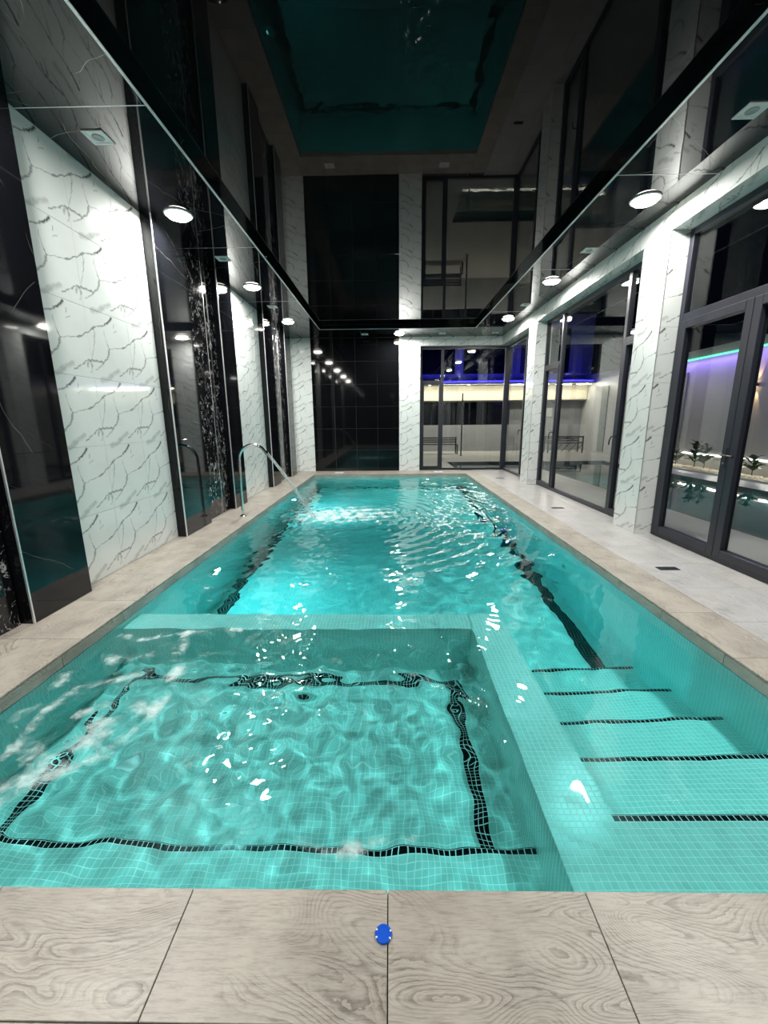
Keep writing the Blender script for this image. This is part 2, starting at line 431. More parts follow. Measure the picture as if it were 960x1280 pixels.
# upright edge tiles down to the water
ez, eh = -0.100, 0.085
tile_field(floor, 'edge_tile', (PX0, PY0, ez), Y, Z, PY1 - PY0, eh, M_wood, pu=P, pv=0.2, ou=0.5, gap=0.003, th=0.02)
tile_field(floor, 'edge_tile', (PX1, PY1, ez), nY, Z, PY1 - PY0, eh, M_wood, pu=P, pv=0.2, ou=0.2, gap=0.003, th=0.02)
tile_field(floor, 'edge_tile', (PX0, PY1, ez), X, Z, PX1 - PX0, eh, M_wood, pu=P, pv=0.2, ou=0.3, gap=0.003, th=0.02)
tile_field(floor, 'edge_tile', (PX1, PY0, ez), nX, Z, PX1 - PX0, eh, M_wood, pu=P, pv=0.2, ou=0.3, gap=0.003, th=0.02)

# ================================================================== POOL BASIN
ZF, ZSF, ZB, ZL = -1.55, -0.82, -0.60, -0.20        # floor, spa floor, spa bench, landing / wall top
T = 0.12
b = MB()
b.box((PX0 - T, PY0 - T, ZF - T), (PX1 + T, PY1 + T, ZF))
b.box((PX0 - T, PY0 - T, ZF), (PX0, PY1 + T, -0.101)).box((PX1, PY0 - T, ZF), (PX1 + T, PY1 + T, -0.101))
b.box((PX0, PY0 - T, ZF), (PX1, PY0, -0.101)).box((PX0, PY1, ZF), (PX1, PY1 + T, -0.101))
basin = tag(b.build('pool_basin', M_mosaic), 'aqua mosaic pool basin with black line tiles round its floor', 'pool', kind='structure')
basin.visible_shadow = True

def tiles_mesh(name, x0, y0, nx, ny, z, mat, parent, pitch=MP, th=0.0030, gap=0.0030, kind='stuff'):
    """many small tiles lying flat, in one mesh"""
    V = []; Fc = []; c = 0.0006
    gx, gy = np.meshgrid(np.arange(nx), np.arange(ny), indexing='ij'); gx = gx.ravel(); gy = gy.ravel()
    ax0 = x0 + gx * pitch + gap / 2; ax1 = x0 + (gx + 1) * pitch - gap / 2; ay0 = y0 + gy * pitch + gap / 2; ay1 = y0 + (gy + 1) * pitch - gap / 2
    n = len(gx); z0 = np.full(n, z); z1 = np.full(n, z + th)
    vs_ = np.stack([np.stack([ax0, ay0, z0], 1), np.stack([ax1, ay0, z0], 1), np.stack([ax1, ay1, z0], 1), np.stack([ax0, ay1, z0], 1),
                    np.stack([ax0 + c, ay0 + c, z1], 1), np.stack([ax1 - c, ay0 + c, z1], 1), np.stack([ax1 - c, ay1 - c, z1], 1), np.stack([ax0 + c, ay1 - c, z1], 1)], 1).reshape(-1, 3)
    q = np.array([[4, 5, 6, 7], [0, 1, 5, 4], [1, 2, 6, 5], [2, 3, 7, 6], [3, 0, 4, 7]])
    fs = (np.arange(n)[:, None, None] * 8 + q[None]).reshape(-1, 4)
    me = bpy.data.meshes.new(name); me.from_pydata(vs_.tolist(), [], fs.tolist()); me.update()
    o = link(name, me, parent, mat)
    if kind: o['kind'] = kind
    return o
def rowcount(a, b): return max(1, int(round((b - a) / MP)))

WX0, WX1, WY0, WY1 = 0.62, 0.885, 2.88, 3.12          # spa wall: right leg x, back leg y
# spa wall: L shape
sw = MB().box((WX0, PY0, ZF), (WX1, WY1, ZL - 0.003)).box((PX0, WY0, ZF), (WX0, WY1, ZL - 0.003))
spa_wall = tag(sw.build('spa_wall', M_mosaic, basin))
top = MB().box((WX0, PY0, ZL - 0.004), (WX1, WY1, ZL - 0.0012)).box((PX0, WY0, ZL - 0.004), (WX0, WY1, ZL - 0.0012)).build('grout_bed', M_mgrout, spa_wall)
nxw = rowcount(WX0, WX1)
tiles_mesh('mosaic_tiles', WX0, 1.377 - MP, nxw, rowcount(1.377 - MP, WY1), ZL - 0.003, M_mtile, spa_wall)
tiles_mesh('mosaic_tiles', PX0, WY0, rowcount(PX0, WX0), rowcount(WY0, WY1), ZL - 0.003, M_mtile, spa_wall)
# spa floor, bench
spa_floor = MB().box((PX0, PY0, ZSF - 0.1), (WX0, WY0, ZSF + 0.0018)).build('spa_floor', M_mgrout, basin)
by1 = 1.455
bench = MB().box((PX0, PY0, ZSF), (WX0, by1, ZB)).build('spa_bench', M_mosaic, basin)
MB().box((PX0, PY0, ZB), (WX0, by1, ZB + 0.0018)).build('grout_bed', M_mgrout, bench)
nb = rowcount(PX0, WX0); rb = rowcount(PY0, by1)
tiles_mesh('mosaic_tiles', PX0, by1 - rb * MP, nb, rb - 1, ZB, M_mtile, bench)
tiles_mesh('nosing_tiles', PX0, by1 - MP, nb, 1, ZB, M_mblack, bench)
MB().box((PX0, by1, ZB - 0.024), (WX0, by1 + 0.003, ZB + 0.002)).build('nosing_edge', M_mblack, bench)
# spa floor tiles with a black line set in from the walls
LN = 3
lx0, lx1, ly1 = PX0 + 0.122, WX0 - 0.122 - LN * MP, WY0 - 0.14 - LN * MP
y_s = by1
def spa_tiles():
    nx = rowcount(PX0, WX0); ny = rowcount(y_s, WY0)
    i0, i1 = rowcount(PX0, lx0), rowcount(PX0, lx1); j1 = rowcount(y_s, ly1)
    tiles_mesh('mosaic_tiles', PX0, y_s, i0, ny, ZSF, M_mtile, spa_floor)
    tiles_mesh('mosaic_tiles', PX0 + (i1 + LN) * MP, y_s, nx - i1 - LN, ny, ZSF, M_mtile, spa_floor)
    tiles_mesh('mosaic_tiles', PX0 + (i0 + LN) * MP, y_s, i1 - i0 - LN, j1, ZSF, M_mtile, spa_floor)
    tiles_mesh('mosaic_tiles', PX0 + i0 * MP, y_s + (j1 + LN) * MP, i1 + LN - i0, ny - j1 - LN, ZSF, M_mtile, spa_floor)
    tiles_mesh('line_tiles', PX0 + i0 * MP, y_s, LN, j1 + LN, ZSF, M_mblack, spa_floor)
    tiles_mesh('line_tiles', PX0 + i1 * MP, y_s, LN, j1 + LN, ZSF, M_mblack, spa_floor)
    tiles_mesh('line_tiles', PX0 + (i0 + LN) * MP, y_s + j1 * MP, i1 - i0 - LN, LN, ZSF, M_mblack, spa_floor)
spa_tiles()
# steps: landing and four treads going down away from the near edge
SY = [PY0, 1.377, 1.832, 2.272, 2.73, 3.178]; SZ = [ZL, -0.47, -0.74, -1.01, -1.28]
nlx = rowcount(WX1, PX1)
for k in range(5):
    z = SZ[k]; y0, y1 = SY[k], SY[k + 1]; nm = 'landing_step' if k == 0 else 'pool_step'
    st = MB().box((WX1, y0, ZF), (PX1, y1, z - 0.003)).build(nm, M_mosaic, basin)
    MB().box((WX1, y0, z - 0.004), (PX1, y1, z - 0.0012)).build('grout_bed', M_mgrout, st)
    nr = rowcount(y0, y1); y0 = y1 - nr * MP
    if k == 0:
        me = MB().box((0.0015, 0.0015, 0), (MP - 0.0015, MP - 0.0015, 0.003), 0.0005).mesh('mosaic_tile'); me.materials.append(M_mtile)
        cnt = 0; X00 = WX0; ncol = 27; j_lo = 3
        for i in range(ncol):
            for j in range(j_lo, nr - 1):
                o = link('mosaic_tile', me, st); o.location = (X00 + i * MP, y0 + j * MP, z - 0.003); cnt += 1
        tiles_mesh('mosaic_tiles', X00, y0, ncol, j_lo, z - 0.003, M_mtile, st)
        tot = rowcount(WX0, PX1)
        tiles_mesh('mosaic_tiles', X00 + ncol * MP, y0, tot - ncol, nr - 1, z - 0.003, M_mtile, st)
    else:
        tiles_mesh('mosaic_tiles', WX1, y0, nlx, nr - 1, z - 0.003, M_mtile, st)
    tiles_mesh('nosing_tiles', WX1, y0 + (nr - 1) * MP, nlx, 1, z - 0.003, M_mblack, st)
    MB().box((WX1, y1, z - 0.026), (PX1, y1 + 0.003, z - 0.001)).build('nosing_edge', M_mblack, st)
# black line on the deep floor
lw = 5 * MP; LR0, LL0 = 1.822, -2.0
for (x0, x1, y0, y1) in ((LR0, LR0 + lw, 3.18, PY1 - 0.11), (LL0, LL0 + lw, WY1, PY1 - 0.11), (LL0 + lw, LR0, PY1 - 0.11 - lw, PY1 - 0.11)):
    tiles_mesh('line_tiles', x0, y0, rowcount(x0, x1), rowcount(y0, y1), ZF, M_mblack, basin)

# ================================================================== WATER
def water_mesh():
    xs = np.arange(PX0 - 0.002, PX1 + 0.004, 0.014)
    ys = np.concatenate([np.arange(PY0 - 0.002, 3.3, 0.0125), np.arange(3.3, PY1 + 0.02, 0.0195)]); ys[-1] = PY1 + 0.002; xs[-1] = PX1 + 0.002
    gx, gy = np.meshgrid(xs, ys, indexing='ij')
    def waves(n, l0, l1, slope, seed):
        r = np.random.default_rng(seed); h = np.zeros_like(gx)
        for _ in range(n):
            lam = l0 * (l1 / l0) ** r.random(); th = r.random() * 2 * math.pi; k = 2 * math.pi / lam
            h += slope / k * math.sqrt(2.0 / n) * np.sin(k * (gx * math.cos(th) + gy * math.sin(th)) + r.random() * 6.283)
        return h
    sst = lambda a, b, v: np.clip((v - a) / (b - a), 0, 1) ** 2 * (3 - 2 * np.clip((v - a) / (b - a), 0, 1))
    spa = (1 - sst(0.55, 0.80, gx)) * (1 - sst(2.85, 3.3, gy))
    main = sst(2.9, 4.0, gy)
    stair = 1 - np.maximum(spa, main)
    turb = (np.exp(-(((gx + 0.55) / 1.0) ** 2 + ((gy - 2.1) / 0.75) ** 2)) + 0.9 * np.exp(-(((gx + 1.75) / 0.45) ** 2 + ((gy - 2.0) / 0.8) ** 2))) * spa
    lineR = np.exp(-((gx - 0.42) / 0.22) ** 2) * spa * sst(1.45, 1.7, gy)
    h = waves(40, 0.13, 0.40, 0.075, 1) * (0.42 * spa + 0.8 * turb + 0.4 * lineR)
    h += waves(26, 0.08, 0.14, 0.042, 2) * (0.26 * spa + 0.8 * turb + 0.8 * lineR)
    h += waves(40, 0.16, 0.9, 0.055, 3) * (main * 0.9 + stair * 0.22)
    h += waves(40, 0.08, 0.20, 0.055, 4) * (main * (0.55 + 0.6 * (1 - sst(-1.2, 1.0, gx))) + stair * 0.14)
    cx_, cy_ = -1.05, 6.45
    r = np.hypot(gx - cx_, gy - cy_)
    ring = np.sin(2 * math.pi * r / 0.205 + 1.2 * np.sin(3 * np.arctan2(gy - cy_, gx - cx_))) * 0.0050 * np.exp(-((r - 2.0) / 1.3) ** 2) * sst(-1.0, 0.6, gx) * main
    h += ring
    sp = np.exp(-(np.hypot((gx + 0.75) / 1.0, (gy - 6.6) / 0.8)) ** 2)
    h += waves(40, 0.06, 0.22, 0.33, 5) * sp + 0.02 * np.exp(-(r / 0.25) ** 2)
    # settle at the walls
    n3 = waves(30, 0.05, 0.30, 1.0, 6); n3 = n3 / n3.std()
    n4 = waves(30, 0.20, 0.8, 1.0, 8); n4 = n4 / n4.std()
    # foam cover
    def pl(pts, wd, val):
        d = np.full_like(gx, 9.0)
        for (a, b_) in zip(pts[:-1], pts[1:]):
            a = np.array(a); b_ = np.array(b_); ab = b_ - a; tt = np.clip(((gx - a[0]) * ab[0] + (gy - a[1]) * ab[1]) / (ab @ ab), 0, 1)
            d = np.minimum(d, np.hypot(gx - a[0] - ab[0] * tt, gy - a[1] - ab[1] * tt))
        return val * np.exp(-(d / wd) ** 2)
    fm = np.zeros_like(gx)
    fm = np.maximum(fm, pl([(-1.5, 2.72), (-1.34, 2.33), (-1.27, 2.07), (-1.26, 1.8), (-1.36, 1.59), (-1.53, 1.44), (-1.62, 1.3)], 0.075, 0.62))
    fm = np.maximum(fm, pl([(-1.45, 1.75), (-1.62, 1.5), (-1.78, 1.3)], 0.19, 0.62))
    fm = np.maximum(fm, pl([(-1.50, 2.24), (-1.74, 2.12), (-1.84, 2.02), (-1.83, 1.86), (-1.79, 1.57)], 0.06, 0.60))
    fm = np.maximum(fm, pl([(-1.95, 2.68), (-1.74, 2.62), (-1.49, 2.74), (-1.12, 2.78)], 0.05, 0.48))
    fm = np.maximum(fm, pl([(-1.65, 1.86), (-1.57, 1.95), (-1.42, 1.95), (-1.24, 1.83)], 0.08, 0.52))
    fm = np.maximum(fm, pl([(-1.95, 2.45), (-1.8, 2.35), (-1.62, 2.42)], 0.07, 0.5)); fm = np.maximum(fm, pl([(-2.0, 2.2), (-1.95, 1.95), (-1.98, 1.7), (-1.9, 1.45)], 0.07, 0.5)); fm = np.maximum(fm, pl([(-1.0, 2.6), (-0.8, 2.72), (-0.5, 2.66)], 0.05, 0.42))
    fm = np.maximum(fm, pl([(-0.33, 1.20), (-0.2, 1.17), (-0.09, 1.18), (0.08, 1.21)], 0.05, 0.55))
    fm = fm + 0.13 * n3 * (fm > 0.03)
    fm = np.maximum(fm, spa * (0.25 + 0.11 * n3 + 0.05 * n4) * (0.55 + 0.45 * turb) )
    spf = np.exp(-(np.hypot((gx + 0.70) / 1.15, (gy - 6.65) / 0.85)) ** 2)
    fm = np.maximum(fm, spf * 0.80 + 0.26 * n3 * spf + 0.3 * np.exp(-(r / 0.35) ** 2))
    fm = np.maximum(fm, main * (0.16 + 0.10 * n3 + 0.03 * n4) * (0.6 + 0.4 * (1 - sst(-1.0, 0.8, gx))))
    nx, ny = gx.shape
    v = np.stack([gx, gy, ZW + h], -1).reshape(-1, 3)
    i = np.arange(nx * ny).reshape(nx, ny)
    f = np.stack([i[:-1, :-1], i[1:, :-1], i[1:, 1:], i[:-1, 1:]], -1).reshape(-1, 4)
    me = bpy.data.meshes.new('pool_water'); me.vertices.add(len(v)); me.vertices.foreach_set('co', v.astype(np.float32).ravel())
    me.loops.add(f.size); me.loops.foreach_set('vertex_index', f.astype(np.int32).ravel())
    me.polygons.add(len(f)); me.polygons.foreach_set('loop_start', np.arange(0, f.size, 4, dtype=np.int32)); me.polygons.foreach_set('loop_total', np.full(len(f), 4, dtype=np.int32))
    me.polygons.foreach_set('use_smooth', np.ones(len(f), dtype=bool))
    me.update(calc_edges=True)
    at = me.attributes.new('foam', 'FLOAT', 'POINT'); at.data.foreach_set('value', np.clip(fm, 0, 1).astype(np.float32).ravel())
    return me
water = tag(link('pool_water', water_mesh(), None, M_water), 'clear turquoise rippling water filling the indoor pool', 'water', kind='stuff')

water.cycles.is_caustics_caster = True
for o_ in [basin] + list(basin.children_recursive): o_.cycles.is_caustics_receiver = True

# ================================================================== CEILING
cb = MB()   # backing of the soffit ring
cb.box((WL - 0.05, WN - 0.05, ZR + 0.012), (OX0, 12.3, ZR + 0.14)).box((OX1, WN - 0.05, ZR + 0.012), (3.45, 12.3, ZR + 0.14))
cb.box((OX0, WN - 0.05, ZR + 0.012), (OX1, OY0, ZR + 0.14)).box((OX0, OY1, ZR + 0.012), (OX1, 12.3, ZR + 0.14))
ceiling = tag(cb.build('ceiling', M_grout_l), kind='structure')
ph = 2.465; XC_ = 3.06
def soffit(origin, u, v, U, V, us): tile_field(ceiling, 'soffit_panel', origin, u, v, U, V, M_soffit, us=us, vss=[0, V], gap=0.004, th=0.012, bev=0.001)
# facing down: u = x, v = -y  or u = y, v = x
soffit((WL, WN, ZR), Y, X, WF - WN, OX0 - WL, [0] + [3.48 + ph * k - WN for k in (-1, 0, 1, 2)] + [WF - WN])
soffit((OX1, WN, ZR), Y, X, 12.2 - WN, 3.36 - OX1, [0] + [4.46 + ph * k - WN for k in (-2, -1, 0, 1, 2)] + [12.2 - WN])
soffit((OX0, WF, ZR), X, nY, OX1 - OX0, WF - OY1, [0, 0.98, 2.9, OX1 - OX0])
soffit((OX0, OY0, ZR), X, nY, OX1 - OX0, OY0 - WN, [0, 1.9, OX1 - OX0])
for y in (3.48 - ph, 3.48, 3.48 + ph, 3.48 + 2 * ph): box('soffit_joint', (WL, y - 0.004, ZR - 0.0006), (OX0 - 0.014, y + 0.004, ZR + 0.002), M_trimw, ceiling)
for y in (4.46 - ph, 4.46, 4.46 + ph, 4.46 + 2 * ph): box('soffit_joint', (OX1 + 0.014, y - 0.004, ZR - 0.0006), (XC_, y + 0.004, ZR + 0.002), M_trimw, ceiling)
def make_stretch():
    t = NT('glossy_black_stretch_film'); t.n.remove(t.b)
    df = t.node('ShaderNodeBsdfDiffuse'); df.inputs[0].default_value = (0.003, 0.0035, 0.004, 1)
    gl = t.node('ShaderNodeBsdfGlossy'); gl.inputs['Roughness'].default_value = 0.015
    bp = t.node('ShaderNodeBump'); t.put(bp.inputs['Height'], t.noise(t.coord('Object'), 0.8, 1.0)); bp.inputs['Strength'].default_value = 0.05; bp.inputs['Distance'].default_value = 0.02
    t.l.new(bp.outputs[0], gl.inputs['Normal'])
    ge = t.node('ShaderNodeNewGeometry')
    c_ = t.math('ABSOLUTE', t.vmath('DOT_PRODUCT', ge.outputs['Normal'], ge.outputs['Incoming']))
    fr = t.math('MULTIPLY_ADD', t.math('POWER', t.math('SUBTRACT', 1.0, c_), 5.0), 0.99, 0.005, clamp=True)
    mx = t.node('ShaderNodeMixShader'); t.l.new(fr, mx.inputs[0]); t.l.new(df.outputs[0], mx.inputs[1]); t.l.new(gl.outputs[0], mx.inputs[2])
    t.l.new(mx.outputs[0], t.out.inputs['Surface']); return t.m
M_stretch = make_stretch()
box('stretch_panel', (OX0 - 0.01, OY0 - 0.01, ZC), (OX1 + 0.01, OY1 + 0.01, ZC + 0.03), M_stretch, ceiling)
tile_field(ceiling, 'fascia_panel', (OX0 + 0.006, OY0, ZR), Y, Z, OY1 - OY0, ZC - ZR, M_black, pu=ph, pv=0.5, th=0.006, gap=0.003)
tile_field(ceiling, 'fascia_panel', (OX1 - 0.006, OY1, ZR), nY, Z, OY1 - OY0, ZC - ZR, M_black, pu=ph, pv=0.5, th=0.006, gap=0.003)
tile_field(ceiling, 'fascia_panel', (OX0, OY1 - 0.006, ZR), X, Z, OX1 - OX0, ZC - ZR, M_black, pu=ph, pv=0.5, th=0.006, gap=0.003)
tile_field(ceiling, 'fascia_panel', (OX1, OY0 + 0.006, ZR), nX, Z, OX1 - OX0, ZC - ZR, M_black, pu=ph, pv=0.5, th=0.006, gap=0.003)
tw = 0.014
for a, b_ in (((OX0 - tw, OY0, ZR - 0.004), (OX0 + 0.008, OY1, ZR + 0.004)), ((OX1 - 0.008, OY0, ZR - 0.004), (OX1 + tw, OY1, ZR + 0.004)),
              ((OX0 - tw, OY1 - 0.008, ZR - 0.004), (OX1 + tw, OY1 + tw, ZR + 0.004)), ((OX0 - tw, OY0 - tw, ZR - 0.004), (OX1 + tw, OY0 + 0.008, ZR + 0.004))):
    box('edge_trim', a, b_, M_trimw, ceiling, 0.002)

# ================================================================== LEFT WALL
wall_left = tag(box('wall_left', (WL - 0.18, WN - 0.1, -0.1), (WL - 0.012, WF + 0.2, ZR + 0.01), M_grout_l), kind='structure')
def marble_l(y0, y1): tile_field(wall_left, 'marble_tile', (WL, y0, 0), Y, Z, y1 - y0, ZR, M_marble)
PF = -2.575
def pilaster(y0, y1):
    p = box('pilaster', (WL - 0.012, y0 + 0.002, 0.0), (PF - 0.012, y1 - 0.002, ZR), M_black, wall_left)
    tile_field(p, 'black_panel', (PF, y0 + 0.014, 0), Y, Z, y1 - y0 - 0.014, ZR, M_black, pu=0.9, pv=2 * P, gap=0.002)
    box('corner_trim', (PF - 0.012, y0 - 0.001, 0.0), (PF + 0.003, y0 + 0.012, ZR), M_alu, p, 0.002)
def slab(y0, y1):
    xs = WL + 0.025
    s_ = box('slab_backing', (WL - 0.012, y0, 0.0), (xs - 0.012, y1, ZR), M_blackm, wall_left)
    w1 = (y1 - y0) * 0.66
    tile_field(s_, 'veined_slab', (xs, y0, 0), Y, Z, w1, ZR, M_nero, pu=0.9, pv=2 * P, gap=0.003)
    tile_field(s_, 'veined_slab', (xs, y0 + w1 + 0.008, 0), Y, Z, y1 - y0 - w1 - 0.008, ZR, M_nero, pu=0.9, pv=2 * P, gap=0.003)
    box('divider_trim', (xs - 0.01, y0 + w1, 0.0), (xs + 0.002, y0 + w1 + 0.008, ZR), M_alu, s_)
    box('divider_trim', (xs - 0.01, y0 - 0.004, 0.0), (xs + 0.002, y0 + 0.003, ZR), M_alu, s_)
marble_l(WN, 0.96); pilaster(0.96, 1.68); slab(1.69, 2.69); pilaster(2.70, 3.29)
marble_l(3.47, 5.0) if False else marble_l(3.29, 5.0)
pilaster(5.0, 5.74); slab(5.745, 6.70); pilaster(6.705, 7.27); marble_l(7.27, 9.02); pilaster(9.02, 9.64); slab(9.645, 10.74); pilaster(10.745, 11.34)
marble_l(11.34, WF - 0.012)

# ================================================================== FAR WALL, NEAR WALL
wall_far = MB().box((WL - 0.15, WF + 0.012, -0.1), (0.265, WF + 0.2, ZR + 0.01)).box((0.265, WF - 0.018, -0.1), (0.834, WF + 0.2, ZR + 0.01))
wall_far.box((0.834, WF - 0.018, 3.41), (3.36, WF + 0.28, ZR + 0.01))
wall_far = tag(wall_far.build('wall_far', M_grout_l), kind='structure')
bx0 = -2.165
tile_field(wall_far, 'marble_tile', (WL, WF, 0), X, Z, bx0 - WL, ZR, M_marble, ou=0.08)
M_backd = simple('dark_backing', (0.10, 0.10, 0.105), 0.7)
box('black_tile_bed', (bx0, WF + 0.009, 0), (0.265, WF + 0.0125, ZR), M_backd, wall_far)
tile_field(wall_far, 'black_tile', (bx0, WF, 0), X, Z, 0.265 - bx0, ZR, M_far, pu=0.6075, gap=0.007)
tile_field(wall_far, 'marble_tile', (0.265, WF - 0.03, 0), X, Z, 0.581, ZR, M_marble, ou=0.02)
tile_field(wall_far, 'marble_tile', (0.265, WF, 0), nY, Z, 0.03, ZR, M_marble)
tile_field(wall_far, 'marble_tile', (0.846, WF - 0.03, 0), Y, Z, 0.24, 3.41, M_marble)
tile_field(wall_far, 'marble_tile', (0.846, WF - 0.03, 3.40), X, Z, 3.06 - 0.846, ZR - 3.40, M_marble, ov=0.3)
tile_field(wall_far, 'marble_tile', (0.846, WF + 0.20, 3.398), X, nY, 3.36 - 0.846, 0.23, M_marble)
wall_near = tag(box('wall_near', (WL - 0.15, WN - 0.15, -0.1), (3.40, WN - 0.012, ZR + 0.01), M_grout_l), kind='structure')
tile_field(wall_near, 'black_panel', (3.06, WN, 0), nX, Z, 3.06 - WL, ZR, M_black, pv=2 * P)

# ================================================================== RIGHT WALL: columns and beam
XC = 3.06; XO = 3.37
cols = [(0.90, 1.40), (5.05, 5.55), (9.20, 9.70)]
wr = MB().box((XC + 0.012, WN - 0.1, 3.412), (XO, WF + 0.28, ZR + 0.01))
for y0, y1 in cols: wr.box((XC + 0.012, y0 + 0.012, -0.1), (XO, y1 - 0.012, 3.412))
wr.box((XC + 0.012, WN - 0.1, -0.1), (XO, -0.5, 3.412))
wall_right = tag(wr.build('wall_right', M_grout_l), kind='structure')
for y0, y1 in cols:
    tile_field(wall_right, 'marble_tile', (XC, y1, 0), nY, Z, y1 - y0, 3.40, M_marble)
    tile_field(wall_right, 'marble_tile', (XC, y0, 0), X, Z, XO - XC, 3.40, M_marble, ou=0.30)
    tile_field(wall_right, 'marble_tile', (XO, y1, 0), nX, Z, XO - XC, 3.40, M_marble)
    tile_field(wall_right, 'marble_tile', (XO + 0.012, y0, 0), Y, Z, y1 - y0, 3.40, M_marble)
    box('corner_trim', (XC - 0.002, y0 - 0.002, 0.0), (XC + 0.006, y0 + 0.004, 3.40), M_alu, wall_right)
tile_field(wall_right, 'marble_tile', (XC, WF - 0.03, 3.40), nY, Z, WF - 0.03 - WN, ZR - 3.40, M_marble, ov=0.30)
for y0, y1 in ((-0.5, 0.90), (1.40, 5.05), (5.55, 9.20), (9.70, WF + 0.2)):
    tile_field(wall_right, 'marble_tile', (XC, y0, 3.40), Y, X, y1 - y0, XO - XC, M_marble)

# ------------------------------------------------------------------ windows and doors
XF0, XF1 = 3.265, 3.335      # frame depth range in the right wall
ZT = 3.398
def memb(parent, name, a, b_, bev=0.004): return box(name, a, b_, M_frame, parent, bev)
def lever(parent, y, z, dirn, x=XF0):
    h = MB().box((x - 0.008, y - 0.016, z - 0.11), (x - 0.0005, y + 0.016, z + 0.09), 0.003).build('handle_plate', M_blackm, parent)
    l = MB().tube([(x - 0.004, y, z + 0.02), (x - 0.05, y, z + 0.02), (x - 0.058, y + dirn * 0.02, z + 0.02), (x - 0.058, y + dirn * 0.155, z + 0.016)], 0.0095, 10)
    l.build('lever', M_blackm, h)
    MB().lathe([(0.007, 0), (0.008, 0.004), (0.0, 0.005)], 12, (x - 0.013, y, z - 0.06), 'x').build('keyhole', M_chrome, h)
def curl(parent, y, z, dirn, x=XF0):   # hooked window handle
    h = MB().box((x - 0.008, y - 0.014, z - 0.035), (x - 0.0005, y + 0.014, z + 0.035), 0.003).build('handle_plate', M_blackm, parent)
    MB().tube([(x - 0.004, y, z), (x - 0.045, y, z + 0.004), (x - 0.055, y + dirn * 0.015, z), (x - 0.056, y + dirn * 0.05, z - 0.05), (x - 0.056, y + dirn * 0.06, z - 0.12)], 0.009, 10).build('lever', M_blackm, h)
def sash_y(parent, nm, y0, y1, z0, z1, wd=0.055, dx=0.012):
    """opening leaf in the right wall: four rails, a pane, gaskets"""
    s = empty(nm, (0, 0, 0), parent=parent)
    xa, xb = XF0 - dx, XF1 - 0.005
    for n_, a, b_ in (('stile', (xa, y0, z0), (xb, y0 + wd, z1)), ('stile', (xa, y1 - wd, z0), (xb, y1, z1)),
                      ('rail', (xa, y0 + wd, z0), (xb, y1 - wd, z0 + wd)), ('rail', (xa, y0 + wd, z1 - wd), (xb, y1 - wd, z1))): memb(s, n_, a, b_)
    box('pane', (3.296, y0 + wd, z0 + wd), (3.304, y1 - wd, z1 - wd), M_glass, s)
    return s
def pane_y(parent, y0, y1, z0, z1):
    box('pane', (3.296, y0, z0), (3.304, y1, z1), M_glass, parent)

# window 2 between the two marble columns
w2 = tag(empty('window_2', (0, 0, 0)), 'tall anthracite framed window with two narrow opening leaves between marble columns', 'window', kind='structure')
ya, yb = 5.552, 9.198; fw = 0.06
for n_, a, b_ in (('frame_post', (XF0, ya, 0.002), (XF1, ya + fw, ZT)), ('frame_post', (XF0, yb - fw, 0.002), (XF1, yb, ZT)),
                  ('frame_sill', (XF0, ya + fw, 0.002), (XF1, yb - fw, fw)), ('frame_head', (XF0, ya + fw, ZT - fw), (XF1, yb - fw, ZT)),
                  ('mullion', (XF0, 6.12, fw), (XF1, 6.19, ZT - fw)), ('mullion', (XF0, 8.32, fw), (XF1, 8.39, ZT - fw)),
                  ('transom', (XF0, ya + fw, 2.45), (XF1, 6.12, 2.51)), ('transom', (XF0, 8.39, 2.45), (XF1, yb - fw, 2.51))): memb(w2, n_, a, b_)
pane_y(w2, 6.19, 8.32, fw, ZT - fw); pane_y(w2, ya + fw, 6.12, 2.51, ZT - fw); pane_y(w2, 8.39, yb - fw, 2.51, ZT - fw)
s1 = sash_y(w2, 'leaf', ya + fw, 6.12, fw, 2.45); curl(s1, 6.085, 1.16, 1, XF0 - 0.012)
s2 = sash_y(w2, 'leaf', 8.39, yb - fw, fw, 2.45); curl(s2, 8.42, 1.16, 1, XF0 - 0.012)
# door 1, nearest bay
d1 = tag(empty('door_1', (0, 0, 0)), 'anthracite framed glazed double door with long transom light', 'door', kind='structure')
ya, yb = 1.402, 5.048; fw = 0.065
for n_, a, b_ in (('frame_post', (XF0, ya, 0.002), (XF1, ya + fw, ZT)), ('frame_post', (XF0, yb - fw, 0.002), (XF1, yb, ZT)),
                  ('frame_sill', (XF0, ya + fw, 0.002), (XF1, yb - fw, 0.05)), ('frame_head', (XF0, ya + fw, ZT - fw), (XF1, yb - fw, ZT)),
                  ('transom', (XF0, ya + fw, 2.46), (XF1, yb - fw, 2.54)), ('mullion', (XF0, 2.98, 0.05), (XF1, 3.05, 2.46))): memb(d1, n_, a, b_)
pane_y(d1, ya + fw, yb - fw, 2.54, ZT - fw); pane_y(d1, ya + fw, 2.98, 0.05, 2.46)
s1 = sash_y(d1, 'leaf', 4.03, yb - fw, 0.05, 2.46, 0.085, 0.016); s2 = sash_y(d1, 'leaf', 3.05, 4.025, 0.05, 2.46, 0.085, 0.016)
lever(s1, 4.062, 1.04, -1, XF0 - 0.016)
